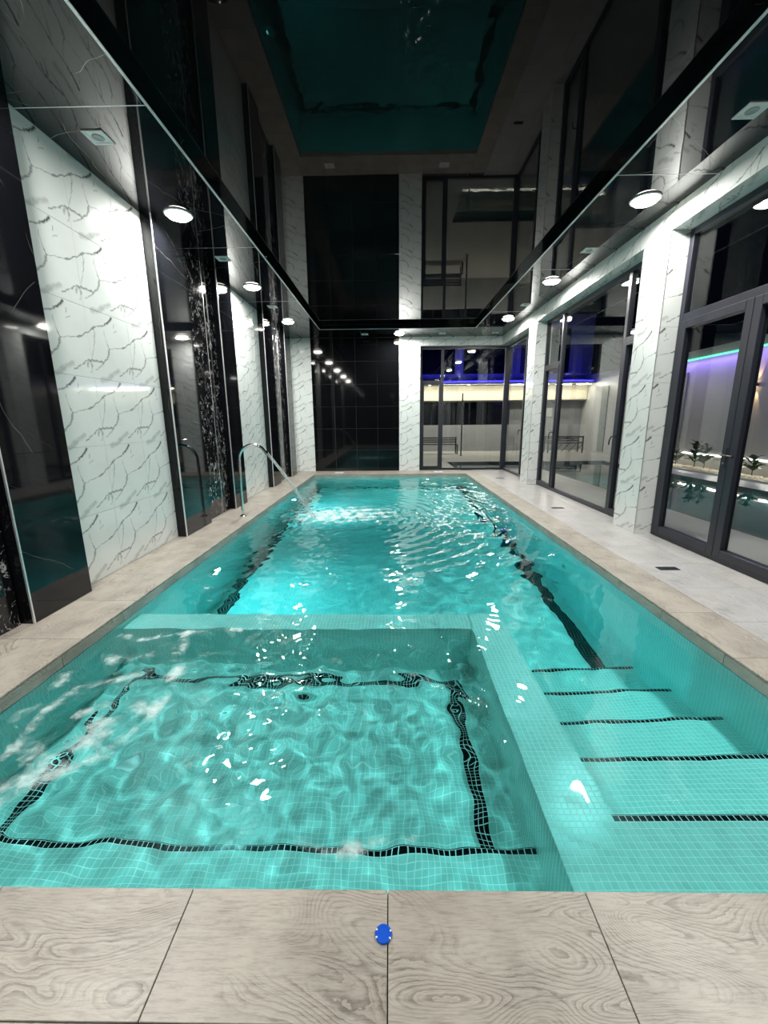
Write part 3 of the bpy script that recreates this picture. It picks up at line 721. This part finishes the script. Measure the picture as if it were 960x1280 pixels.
# window 1: far corner glazing
w1 = tag(empty('window_1', (0, 0, 0)), 'anthracite framed corner glazing beside the black tiled end wall', 'window', kind='structure')
YF0, YF1 = 12.055, 12.125; fw = 0.06; xa, xb = 0.850, 3.34
for n_, a, b_ in (('frame_post', (xa, YF0, 0.002), (xa + fw, YF1, ZT)), ('mullion', (1.44, YF0, fw), (1.51, YF1, ZT - fw)), ('corner_post', (3.20, YF0 - 0.02, 0.002), (xb, YF1, ZT)),
                  ('frame_sill', (xa + fw, YF0, 0.002), (3.20, YF1, fw)), ('frame_head', (xa + fw, YF0, ZT - fw), (3.20, YF1, ZT)),
                  ('transom', (xa + fw, YF0, 2.44), (1.44, YF1, 2.50)),
                  ('frame_post', (XF0, 9.702, 0.002), (XF1, 9.76, ZT)), ('frame_sill', (XF0, 9.76, 0.002), (XF1, YF0 - 0.02, fw)), ('frame_head', (XF0, 9.76, ZT - fw), (XF1, YF0 - 0.02, ZT)),
                  ('mullion', (XF0, 10.45, fw), (XF1, 10.52, ZT - fw))): memb(w1, n_, a, b_)
box('pane', (1.51, 12.086, fw), (3.20, 12.094, ZT - fw), M_glass, w1); box('pane', (xa + fw, 12.086, 2.50), (1.44, 12.094, ZT - fw), M_glass, w1)
pane_y(w1, 10.52, YF0 - 0.02, fw, ZT - fw); pane_y(w1, 9.76, 10.45, fw, ZT - fw)
lf = empty('leaf', (0, 0, 0), parent=w1)
for n_, a, b_ in (('stile', (0.91, YF0 - 0.012, fw), (0.965, YF1 - 0.005, 2.44)), ('stile', (1.385, YF0 - 0.012, fw), (1.44, YF1 - 0.005, 2.44)), ('rail', (0.965, YF0 - 0.012, fw), (1.385, YF1 - 0.005, fw + 0.055)), ('rail', (0.965, YF0 - 0.012, 2.385), (1.385, YF1 - 0.005, 2.44))): memb(lf, n_, a, b_)
box('pane', (0.965, 12.086, fw + 0.055), (1.385, 12.094, 2.385), M_glass, lf)
curl(w1, 10.49, 1.16, 1)

# ================================================================== DOWNLIGHTS AND SQUARE FITTINGS
def downlight(x, y, label):
    r = tag(empty('downlight', (x, y, ZR)), label, 'light', 'round lit downlights in the black soffit')
    MB().lathe([(0.12, 0.0), (0.148, 0.0), (0.150, -0.004), (0.146, -0.012), (0.129, -0.014), (0.1265, -0.006), (0.12, 0.0)], 40).build('bezel', M_white, r)
    MB().lathe([(0.1255, -0.002), (0.125, -0.016), (0.105, -0.036), (0.06, -0.050), (0.0, -0.055)], 40).build('diffuser', M_lamp, r)
    ld = bpy.data.lights.new('downlight_lamp', 'AREA'); ld.shape = 'DISK'; ld.size = 0.24; ld.energy = DOWNLIGHT_W; ld.color = (1.0, 0.965, 0.915)
    lo = bpy.data.objects.new('downlight_lamp', ld); COL.objects.link(lo); lo.parent = r; lo.location = (0, 0, -0.058)
    ld.cycles.is_caustics_light = True
    return r
RL = 'lit round downlight over the left deck, '
L_left = [(0.09, 'lit round downlight over the tiled floor before the spa, black wall side'), (2.57, 'lit round downlight over the spa, black wall side'), (5.05, 'lit round downlight just past the first white marble panel'),
          (7.52, 'lit round downlight above the second white marble panel'), (10.0, 'lit round downlight above the veined slab next to the end wall')]
L_right = [(-0.12, 'lit round downlight over the tiled floor before the steps'), (2.38, 'lit round downlight over the pool steps, door side'), (4.9, 'lit round downlight beside the marble column by the double door'),
           (7.44, 'lit round downlight above the window between the marble columns'), (9.97, 'lit round downlight beside the marble column next to the corner glazing')]
for y, lb in L_left: downlight(-2.29, y, lb)
for y, lb in L_right: downlight(2.66, y, lb)
downlight(0.26, 11.42, 'lit round downlight before the marble pillar of the end wall')

def square_fit(x, y, label):
    r = tag(empty('square_fitting', (x, y, ZR)), label, 'ceiling fitting', 'square white fittings in the black soffit')
    fr = MB()
    for a, b_ in (((-.085, -.085), (.085, -.06)), ((-.085, .06), (.085, .085)), ((-.085, -.06), (-.06, .06)), ((.06, -.06), (.085, .06))): fr.box((a[0], a[1], -0.009), (b_[0], b_[1], 0.0), 0.002)
    fr.build('frame', M_white, r)
    MB().box((-.06, -.06, -0.004), (.06, .06, 0.0)).build('panel', M_white, r)
    MB().lathe([(0.044, -0.004), (0.044, -0.008), (0.036, -0.009), (0.030, -0.0055), (0.0, -0.0055)], 32).build('grille', M_grey, r)
    return r
for y, lb in ((1.30, 'square white ceiling fitting over the spa bench'), (3.80, 'square white ceiling fitting above the first white marble panel'), (6.30, 'square white ceiling fitting above the veined black slab by the spout'), (8.76, 'square white ceiling fitting where the second marble panel ends toward the end wall')): square_fit(-2.30, y, lb)
for y, lb in ((1.15, 'square white ceiling fitting over the pool steps'), (3.65, 'square white ceiling fitting above the glazed double door'), (6.2, 'square white ceiling fitting above the window between the marble columns'), (8.85, 'square white ceiling fitting beside the marble column next to the corner glazing')): square_fit(2.69, y, lb)
for x, lb in ((-0.64, 'square white ceiling fitting before the black tiled end wall'), (1.38, 'square white ceiling fitting before the corner glazing, next to the pillar'), (2.75, 'square white ceiling fitting in the soffit corner by the glazing')): square_fit(x, 11.5, lb)

# ================================================================== UNDERWATER LAMPS AND FITTINGS
def pool_lamp(loc, axis_sign, label, lit=True, W=WATER_LAMP_W, axis='x'):
    r = tag(empty('pool_lamp' if lit else 'pool_inlet', loc), label, 'pool light' if lit else 'pool fitting', 'round fittings in the pool walls')
    s = axis_sign
    MB().lathe([(0.055, 0.0), (0.075, 0.0), (0.078, s * 0.006), (0.070, s * 0.014), (0.058, s * 0.014), (0.055, s * 0.004)], 28, axis=axis).build('bezel', M_chrome if not lit else M_white, r)
    MB().lathe([(0.056, 0.001 * s), (0.054, s * 0.012), (0.03, s * 0.018), (0.0, s * 0.020)], 28, axis=axis).build('lens', M_poollamp if lit else M_grey, r)
    if lit:
        ld = bpy.data.lights.new('pool_lamp_light', 'AREA'); ld.shape = 'DISK'; ld.size = 0.11; ld.energy = W; ld.color = (0.10, 0.88, 0.97)
        lo = bpy.data.objects.new('pool_lamp_light', ld); COL.objects.link(lo); lo.parent = r
        if axis == 'x': lo.location = (s * 0.03, 0, 0); lo.rotation_euler = (0, -s * math.pi / 2, 0)
        else: lo.location = (0, s * 0.03, 0); lo.rotation_euler = (s * math.pi / 2, 0, 0)
    return r
pool_lamp((PX0, 4.55, -0.70), 1, 'lit round underwater lamp in the side wall of the deep pool near the spa')
pool_lamp((PX0, 8.6, -0.70), 1, 'added round underwater lamp lighting the deep pool past the water spout')  # extra lamp, added to brighten the deep water past the spout
pool_lamp((PX1, 4.67, -0.66), -1, 'round steel inlet in the deep pool wall on the window side', lit=False)

# ================================================================== WATER SPOUT AND JET
sp = tag(empty('water_spout', (-2.27, 6.17, 0)), 'curved polished steel water spout standing on the pool edge', 'spout')
arc = [(0, 0, 0.005), (0, 0, 0.30), (0.004, 0, 0.60), (0.008, 0, 0.84)]
for k in range(1, 15):
    th = math.pi - k / 14 * (math.pi * 0.72)
    arc.append((0.225 + 0.217 * math.cos(th), 0.01 * k / 14, 0.86 + 0.225 * math.sin(th)))
ex, ez_ = arc[-1][0], arc[-1][2]; arc.append((ex + 0.06, 0.012, ez_ - 0.075)); 
MB().tube(arc, 0.021, 16).build('pipe', M_chrome, sp)
e2 = arc[-1]
MB().tube([(e2[0] - 0.02, 0.012, e2[2] + 0.025), (e2[0] + 0.012, 0.012, e2[2] - 0.014)], [0.026, 0.026], 16).build('nozzle', M_chrome, sp)
MB().lathe([(0.0, 0.0), (0.055, 0.0), (0.055, 0.006), (0.048, 0.010), (0.026, 0.012), (0.024, 0.03), (0.0, 0.03)], 28).build('base_flange', M_chrome, sp)
def make_jet():
    t = NT('falling_water'); t.n.remove(t.b)
    g = t.node('ShaderNodeBsdfGlass'); g.inputs['IOR'].default_value = 1.33; g.inputs['Roughness'].default_value = 0.08
    d = t.node('ShaderNodeBsdfTranslucent'); d.inputs[0].default_value = (0.75, 0.82, 0.82, 1)
    tr = t.node('ShaderNodeBsdfTransparent')
    m1 = t.node('ShaderNodeMixShader'); m1.inputs[0].default_value = 0.45; t.l.new(g.outputs[0], m1.inputs[1]); t.l.new(d.outputs[0], m1.inputs[2])
    m2 = t.node('ShaderNodeMixShader'); st = t.smooth(t.noise(t.vmath('MULTIPLY', t.coord('Object'), (60, 90, 6)), 1.0, 2.0), 0.4, 0.6, 0.15, 0.6)
    t.l.new(st, m2.inputs[0]); t.l.new(m1.outputs[0], m2.inputs[1]); t.l.new(tr.outputs[0], m2.inputs[2]); t.l.new(m2.outputs[0], t.out.inputs['Surface']); return t.m
jx0, jz0 = -2.27 + e2[0] + 0.016, e2[2] - 0.019
jet_pts = []; rad = []
for k in range(13):
    u = k / 12; x = jx0 + (-1.20 - jx0) * u; z = jz0 + (ZW - jz0) * (0.86 * u + 0.14 * u * u); jet_pts.append((x, 6.18 + 0.13 * u, z + 0.012)); rad.append(0.019 + 0.012 * u + 0.002 * math.sin(k * 2.1))
jet = tag(MB().tube(jet_pts, rad, 14, False).build('water_jet', make_jet()), 'slanting jet of water falling from the steel spout', 'water jet')

# ================================================================== SMALL FLOOR THINGS
def drain(x, y, label, rz=0.0):
    r = tag(empty('floor_drain', (x, y, 0.0), rz), label, 'drain', 'dark floor drains in the pale deck')
    MB().box((-0.095, -0.042, 0.0), (0.095, 0.042, 0.002)).build('pan', M_blackm, r)
    fr = MB()
    for a, b_ in (((-.095, -.042), (.095, -.035)), ((-.095, .035), (.095, .042)), ((-.095, -.035), (-.088, .035)), ((.088, -.035), (.095, .035))): fr.box((*a, 0.0), (*b_, 0.004))
    fr.build('frame', M_frame, r)
    for k in range(7): MB().box((-0.088 + k * 0.0265, -0.035, 0.001), (-0.088 + k * 0.0265 + 0.012, 0.035, 0.0035)).build('slat', M_frame, r)
drain(2.665, 3.79, 'dark slotted floor drain before the double door'); drain(2.73, 6.62, 'dark slotted floor drain before the window between columns'); drain(2.72, 10.2, 'dark slotted floor drain near the corner glazing')
for x, y, lb in ((-1.43, 11.55, 'white square skimmer lid on the pool edge before the black tiled end wall'), (1.36, 11.6, 'white square skimmer lid on the pool edge before the corner glazing')):
    r = tag(empty('skimmer_lid', (x, y, 0.0)), lb, 'skimmer lid', 'white lids on the tiled pool edge')
    MB().box((-0.12, -0.10, 0.0), (0.12, 0.10, 0.006), 0.002).build('lid', M_white, r)
    MB().lathe([(0.02, 0.006), (0.02, 0.0075), (0.012, 0.0075), (0.012, 0.006)], 16).build('finger_ring', M_grey, r)
# blue disc on the near edge tile
ch = tag(empty('blue_disc', (-0.026, 0.874, 0.0)), 'small round blue plastic disc with white edge spots on the tiles before the spa', 'disc')
M_blue = simple('blue_plastic', (0.004, 0.075, 0.50), 0.3)
MB().lathe([(0.0, 0.0), (0.0225, 0.0), (0.0235, 0.001), (0.0235, 0.0055), (0.0225, 0.0065), (0.017, 0.0065), (0.0165, 0.0058), (0.0, 0.0058)], 48, smooth=False).build('body', M_blue, ch)
for a0 in (0.32, -0.52, math.pi - 0.45, math.pi + 0.42):
    da = 0.10
    sb = MB(); v = []
    for rr, zz in ((0.0185, 0.0067), (0.0226, 0.0067), (0.0237, 0.0055), (0.0237, 0.0012)):
        for aa in (a0 - da, a0 + da): v.append((rr * math.cos(aa), rr * math.sin(aa), zz))
    sb.add(v, [(0, 2, 3, 1), (2, 4, 5, 3), (4, 6, 7, 5)]).build('edge_spot', M_white, ch)
# spa floor drain
r = tag(empty('spa_drain', (-1.50, 1.98, ZSF + 0.003)), 'round white drain cover on the spa floor', 'drain')
MB().lathe([(0.058, 0.0), (0.066, 0.002), (0.064, 0.008), (0.052, 0.010), (0.050, 0.004), (0.058, 0.0)], 32).build('rim', M_white, r)
MB().lathe([(0.050, 0.004), (0.040, 0.007), (0.0, 0.009)], 32).build('cover', M_white, r)

for o_ in list(bpy.data.objects):
    if o_.type == 'MESH' and o_.parent and o_.parent.name.split('.')[0] in ('spa_drain', 'pool_lamp', 'pool_inlet'): o_.cycles.is_caustics_receiver = True

# ================================================================== OUTSIDE
M_patio = NT('pale_patio_stone'); M_patio = M_patio.set(M_patio.mix(M_patio.noise(M_patio.pos(), 3.0, 3.0), (0.40, 0.39, 0.36), (0.52, 0.50, 0.47)), 0.4)
M_greyw = NT('grey_render'); M_greyw = M_greyw.set(M_greyw.mix(M_greyw.noise(M_greyw.pos(), 2.0, 4.0, 0.6), (0.30, 0.31, 0.33), (0.42, 0.43, 0.45)), 0.7)
M_cream = simple('cream_render', (0.72, 0.66, 0.52), 0.7)
M_owater = simple('dark_teal_water', (0.012, 0.075, 0.085), 0.02, ior=1.33)
_n = NT('night_pool_water'); _n.bump(_n.noise(_n.pos(), 5.0, 2.0), 0.04, 0.02); M_owater = _n.set((0.012, 0.075, 0.085), 0.02, ior=1.33)
M_dtile = simple('dark_pool_tile', (0.02, 0.03, 0.032), 0.25)
M_dglass = simple('dark_night_glazing', (0.006, 0.007, 0.012), 0.04)
ox0, ox1, oy1, lx, ly = 4.5, 7.5, 14.65, 2.0, 12.62
pm = MB()
for a, b_ in (((3.37, -3), (ox0, ly)), ((-4, 12.2), (lx, oy1)), ((lx, 12.2), (3.37, ly)), ((-6, oy1), (9.0, 20.0)), ((ox1, -3), (8.3, oy1)), ((8.3, 14.0), (9.0, oy1))):
    pm.box((*a, -0.30), (*b_, -0.02))
tag(pm.build('patio_floor', M_patio), 'pale stone terrace outside around the garden pool', 'terrace', kind='structure')
ob = MB().box((lx, ly, -1.3), (ox1, oy1, -1.2)).box((ox0, -3.0, -1.3), (ox1, ly, -1.2))
ob.box((lx, oy1 - 0.02, -1.2), (ox1, oy1 - 0.001, -0.021)).box((ox1 - 0.02, -3, -1.2), (ox1 - 0.001, oy1 - 0.02, -0.021))
tag(ob.build('garden_pool_basin', M_dtile), 'dark tiled basin of the garden pool', 'pool', kind='structure')
om = MB(); om.add([(lx, ly, ZW), (ox0, ly, ZW), (ox0, -3, ZW), (ox1 - .02, -3, ZW), (ox1 - .02, oy1 - .02, ZW), (lx, oy1 - .02, ZW)], [(0, 1, 2, 3, 4, 5)])
tag(om.build('garden_pool_water', M_owater), 'still dark teal water of the garden pool outside the glazing', 'water', kind='stuff')
# garden wall with planter
gw = tag(box('wall_garden', (9.0, -4, -0.3), (9.25, 20.0, 3.35), simple('pale_garden_wall', (0.50, 0.49, 0.50), 0.35)), kind='structure')
for k in range(6):
    y = 6.2 + k * 2.3
    box('pier_panel', (8.96, y, 0.05), (9.0, y + 0.5, 2.75), simple('grey_pier', (0.22, 0.23, 0.22), 0.35), gw)
pl = tag(empty('planter', (8.3, 9.0, -0.02)), 'long low planter bed with soil along the garden wall', 'planter')
MB().box((0.0, -12.0, 0.0), (0.06, 5.0, 0.05)).build('kerb', M_patio, pl); MB().box((0.06, -12.0, -0.1), (0.699, 5.0, 0.02)).build('soil', simple('dark_soil', (0.03, 0.025, 0.02), 0.9), pl)
M_peb = NT('pale_pebbles'); M_peb = M_peb.set(M_peb.mix(M_peb.noise(M_peb.pos(), 30.0), (0.30, 0.24, 0.14), (0.62, 0.54, 0.36)), 0.6)
pbm = MB(); ico = [(0, 0, 1), (0.89, 0, .45), (0.28, 0.85, .45), (-0.72, 0.53, .45), (-0.72, -0.53, .45), (0.28, -0.85, .45), (0.72, 0.53, -.45), (-0.28, 0.85, -.45), (-0.89, 0, -.45), (-0.28, -0.85, -.45), (0.72, -0.53, -.45)]
icf = [(0,1,2),(0,2,3),(0,3,4),(0,4,5),(0,5,1),(1,6,2),(2,6,7),(2,7,3),(3,7,8),(3,8,4),(4,8,9),(4,9,5),(5,9,10),(5,10,1),(1,10,6)]
for k in range(1500):
    s_ = random.uniform(0.02, 0.045); x, y = random.uniform(8.38, 8.95), random.uniform(8.0, 14.0)
    pbm.add([(x + p[0] * s_, y + p[1] * s_ * 0.8, 0.0 + s_ * 0.4 + p[2] * s_ * 0.6) for p in ico], icf, True)
pbo = tag(pbm.build('pebbles', M_peb, pl), kind='stuff'); pbo.matrix_parent_inverse = Matrix.Translation((-8.3, -9.0, 0.02))
M_leaf = simple('dark_green_leaf', (0.03, 0.075, 0.025), 0.5); M_leaf2 = simple('olive_leaf', (0.10, 0.12, 0.03), 0.5)
def plant(x, y, h, n, label, mt, spread=0.27):
    r = tag(empty('garden_plant', (x, y, 0.052)), label, 'plant', 'plants in the planter bed')
    rr = random.Random(int(x * 100 + y * 31))
    MB().tube([(0, 0, 0), (0.01, 0.01, h * 0.5), (0.0, 0.02, h * 0.85)], [0.012, 0.009, 0.005], 6).build('stem', simple('plant_stem', (0.05, 0.04, 0.02), 0.8), r)
    fm = MB()
    for k in range(n):
        z = h * rr.uniform(0.15, 0.9); th = rr.uniform(0, 6.28); L = spread * rr.uniform(0.6, 1.1) * (1.15 - z / h * 0.5); up = rr.uniform(0.1, 0.8)
        c, s_ = math.cos(th), math.sin(th); wd = L * 0.30
        base = Vector((0, 0, z)); tip = Vector((c * L, s_ * L, z + L * up)); mid = (base + tip) / 2 + Vector((0, 0, L * 0.12)); side = Vector((-s_, c, 0)) * wd
        fm.add([base, mid + side, tip, mid - side, mid + Vector((0, 0, wd * 0.3))], [(0, 1, 4), (1, 2, 4), (2, 3, 4), (3, 0, 4)], True)
    fm.build('foliage', mt, r)
for a in ((8.72, 11.95, 0.75, 46, 'taller dark leafed plant by the garden wall light strip', M_leaf), (8.70, 11.55, 0.66, 40, 'dark leafed plant standing right beside the tallest planter shrub', M_leaf), (8.62, 12.6, 0.42, 30, 'low olive plant in the pebbles toward the terrace end', M_leaf2),
          (8.64, 10.45, 0.5, 44, 'olive spreading plant below the wall sconce', M_leaf2), (8.7, 10.0, 0.45, 36, 'small dark shrub past the wall sconce', M_leaf)): plant(*a)
# light strips
def strip(name, a, b_, color, s_, label, W=0.0, rot=None, size=None, loc=None):
    r = tag(box(name, a, b_, emit(name + '_glow', color, s_)), label, 'light strip')
    if W:
        ld = bpy.data.lights.new(name + '_light', 'AREA'); ld.shape = 'RECTANGLE'; ld.size, ld.size_y = size; ld.energy = W; ld.color = color
        lo = bpy.data.objects.new(name + '_light', ld); COL.objects.link(lo); lo.location = loc; lo.rotation_euler = rot; lo.parent = r
    return r
strip('wall_light_strip', (8.975, 2.0, 0.375), (8.9995, 14.0, 0.41), (1.0, 0.95, 0.85), 6.0, 'white light strip low on the garden wall behind the plants', 60, (0, math.radians(60), 0), (0.03, 11.0), (8.95, 9.0, 0.37))
strip('green_light_strip', (8.975, 2.0, 3.09), (8.9995, 14.4, 3.12), (0.05, 1.0, 0.42), 3.5, 'thin green light strip along the top of the garden wall')
strip('violet_light_strip', (8.90, 2.0, 3.05), (8.93, 17.0, 3.06), (0.35, 0.22, 1.0), 0.6, 'thin violet light strip under the green one on the garden wall', 60, (0, math.radians(-30), 0), (0.03, 12.0), (8.80, 9.0, 3.0))
# wall sconce
ws = tag(empty('wall_sconce', (8.999, 10.62, 2.2)), 'small up and down wall sconce glowing warm on the garden wall', 'wall lamp')
MB().tube([(-0.06, 0, -0.045), (-0.06, 0, 0.045)], 0.035, 20).build('body', M_blackm, ws); MB().box((-0.03, -0.02, -0.02), (0.0, 0.02, 0.02)).build('bracket', M_blackm, ws)
for sgn in (-1, 1):
    MB().lathe([(0.03, sgn * 0.0455), (0.0, sgn * 0.0465)], 16, (-0.06, 0, 0)).build('lens', emit('sconce_lens_glow', (1.0, 0.62, 0.28), 30), ws)
    ld = bpy.data.lights.new('sconce_light', 'SPOT'); ld.energy = 30; ld.color = (1.0, 0.60, 0.28); ld.spot_size = math.radians(38); ld.spot_blend = 0.5; ld.shadow_soft_size = 0.02
    lo = bpy.data.objects.new('sconce_light', ld); COL.objects.link(lo); lo.parent = ws; lo.location = (-0.06, 0, sgn * 0.06); lo.rotation_euler = (math.radians(180) if sgn > 0 else 0, math.radians(8 * sgn), 0)
# house across the terrace
hs = tag(empty('garden_house', (0, 20, 0)), 'house across the terrace with cream lit fascia and dark windows', 'building')
MB().box((-8, 0.0, -0.3), (9.25, 0.3, 6.0)).build('wall', M_greyw, hs)
MB().box((-8, -0.12, -0.02), (5.7, 0.0, 1.2)).build('low_wall', M_greyw, hs)
for k in range(11): 
    x = -7.6 + k * 1.2
    wn = MB().box((x, -0.04, 1.2), (x + 1.16, 0.0, 2.25)).build('window', M_dglass, hs); MB().box((x + 1.12, -0.07, 1.2), (x + 1.2, -0.04, 2.25)).build('mullion', M_frame, wn)
for k in range(6):
    x = -7.0 + k * 2.6; wn = MB().box((x, -0.03, 3.5), (x + 2.2, 0.0, 5.4)).build('window', M_dglass, hs)
MB().box((6.9, -0.03, 1.55), (7.6, 0.0, 1.95)).build('window', simple('pale_window', (0.7, 0.7, 0.68), 0.3), hs)
MB().box((-8, -0.42, 2.30), (8.98, -0.36, 2.95)).build('fascia', M_cream, hs); MB().box((-8, -1.0, 2.97), (8.98, 0.0, 3.12)).build('ledge', M_greyw, hs)
MB().box((-8, -0.36, 2.25), (8.98, 0.0, 2.31)).build('soffit', M_greyw, hs)
for k in range(9):
    x = -5.2 + k * 1.75
    lp = MB().lathe([(0.05, 2.97), (0.05, 2.955), (0.0, 2.95)], 14, (x, -0.72, 0)).build('spot_lamp', emit('spot_lamp_glow', (1, 0.9, 0.65), 25), hs)
for nm_, loc_, rot_, size_, en_ in (('fascia_cove_light', (0.5, -0.72, 2.94), (math.radians(-35), 0, 0), (16.5, 0.05), 260), ('terrace_soffit_light', (0.5, -1.05, 2.90), (math.radians(20), 0, 0), (16.5, 0.05), 150)):  # second light: unseen fill added to brighten the terrace and house wall
    ld = bpy.data.lights.new(nm_, 'AREA'); ld.shape = 'RECTANGLE'; ld.size, ld.size_y = size_; ld.energy = en_; ld.color = (1.0, 0.93, 0.78)
    lo = bpy.data.objects.new(nm_, ld); COL.objects.link(lo); lo.parent = hs; lo.location = loc_; lo.rotation_euler = rot_
strip('blue_light_strip', (-8, 18.97, 3.05), (8.95, 18.999, 3.085), (0.025, 0.015, 1.0), 4.5, 'bright blue light strip along the ledge of the house', 110, (math.radians(150), 0, 0), (16.0, 0.03), (0.5, 18.9, 3.1))
# posts, benches
for x, y, lb in ((2.94, 17.25, 'thin dark post on the terrace beside the slatted bench'),):
    r = tag(empty('terrace_post', (x, y, -0.02)), lb, 'post'); MB().tube([(0, 0, 0.0), (0, 0, 2.5)], 0.03, 12).build('shaft', M_frame, r); MB().lathe([(0.0, 0.0), (0.07, 0.0), (0.07, 0.012), (0.03, 0.02)], 16).build('foot', M_frame, r)
def bench_(x, y, L, label, cross=False):
    r = tag(empty('terrace_bench', (x, y, -0.02)), label, 'bench')
    for xx in (0.0, L):
        for yy in (0.0, 0.45):
            MB().box((xx - 0.025, yy - 0.025, 0), (xx + 0.025, yy + 0.025, 0.72 if yy > 0.2 or cross else 0.42)).build('leg', M_frame, r)
    for k in range(5): MB().box((0, 0.01 + k * 0.09, 0.40), (L, 0.075 + k * 0.09, 0.43)).build('seat_slat', M_frame, r)
    for k in range(3): MB().box((0, 0.44, 0.48 + k * 0.09), (L, 0.46, 0.53 + k * 0.09)).build('back_slat', M_frame, r)
    if cross:
        n = 5
        for k in range(n):
            MB().tube([(L * k / n, 0.0, 0.05), (L * (k + 1) / n, 0.0, 0.38)], 0.014, 6).build('cross_bar', M_frame, r)
        MB().box((0, -0.02, 0.66), (L, 0.02, 0.72)).build('top_rail', M_frame, r)
        MB().tube([(0, 0, 0.44), (L * 0.5, 0, 0.66), (L, 0, 0.44)], 0.014, 6).build('cross_bar', M_frame, r)
bench_(1.15, 18.0, 1.75, 'dark slatted metal bench on the terrace beside the thin post')
bench_(6.9, 18.3, 1.5, 'dark metal bench with crossed bars before the grey house wall', True)
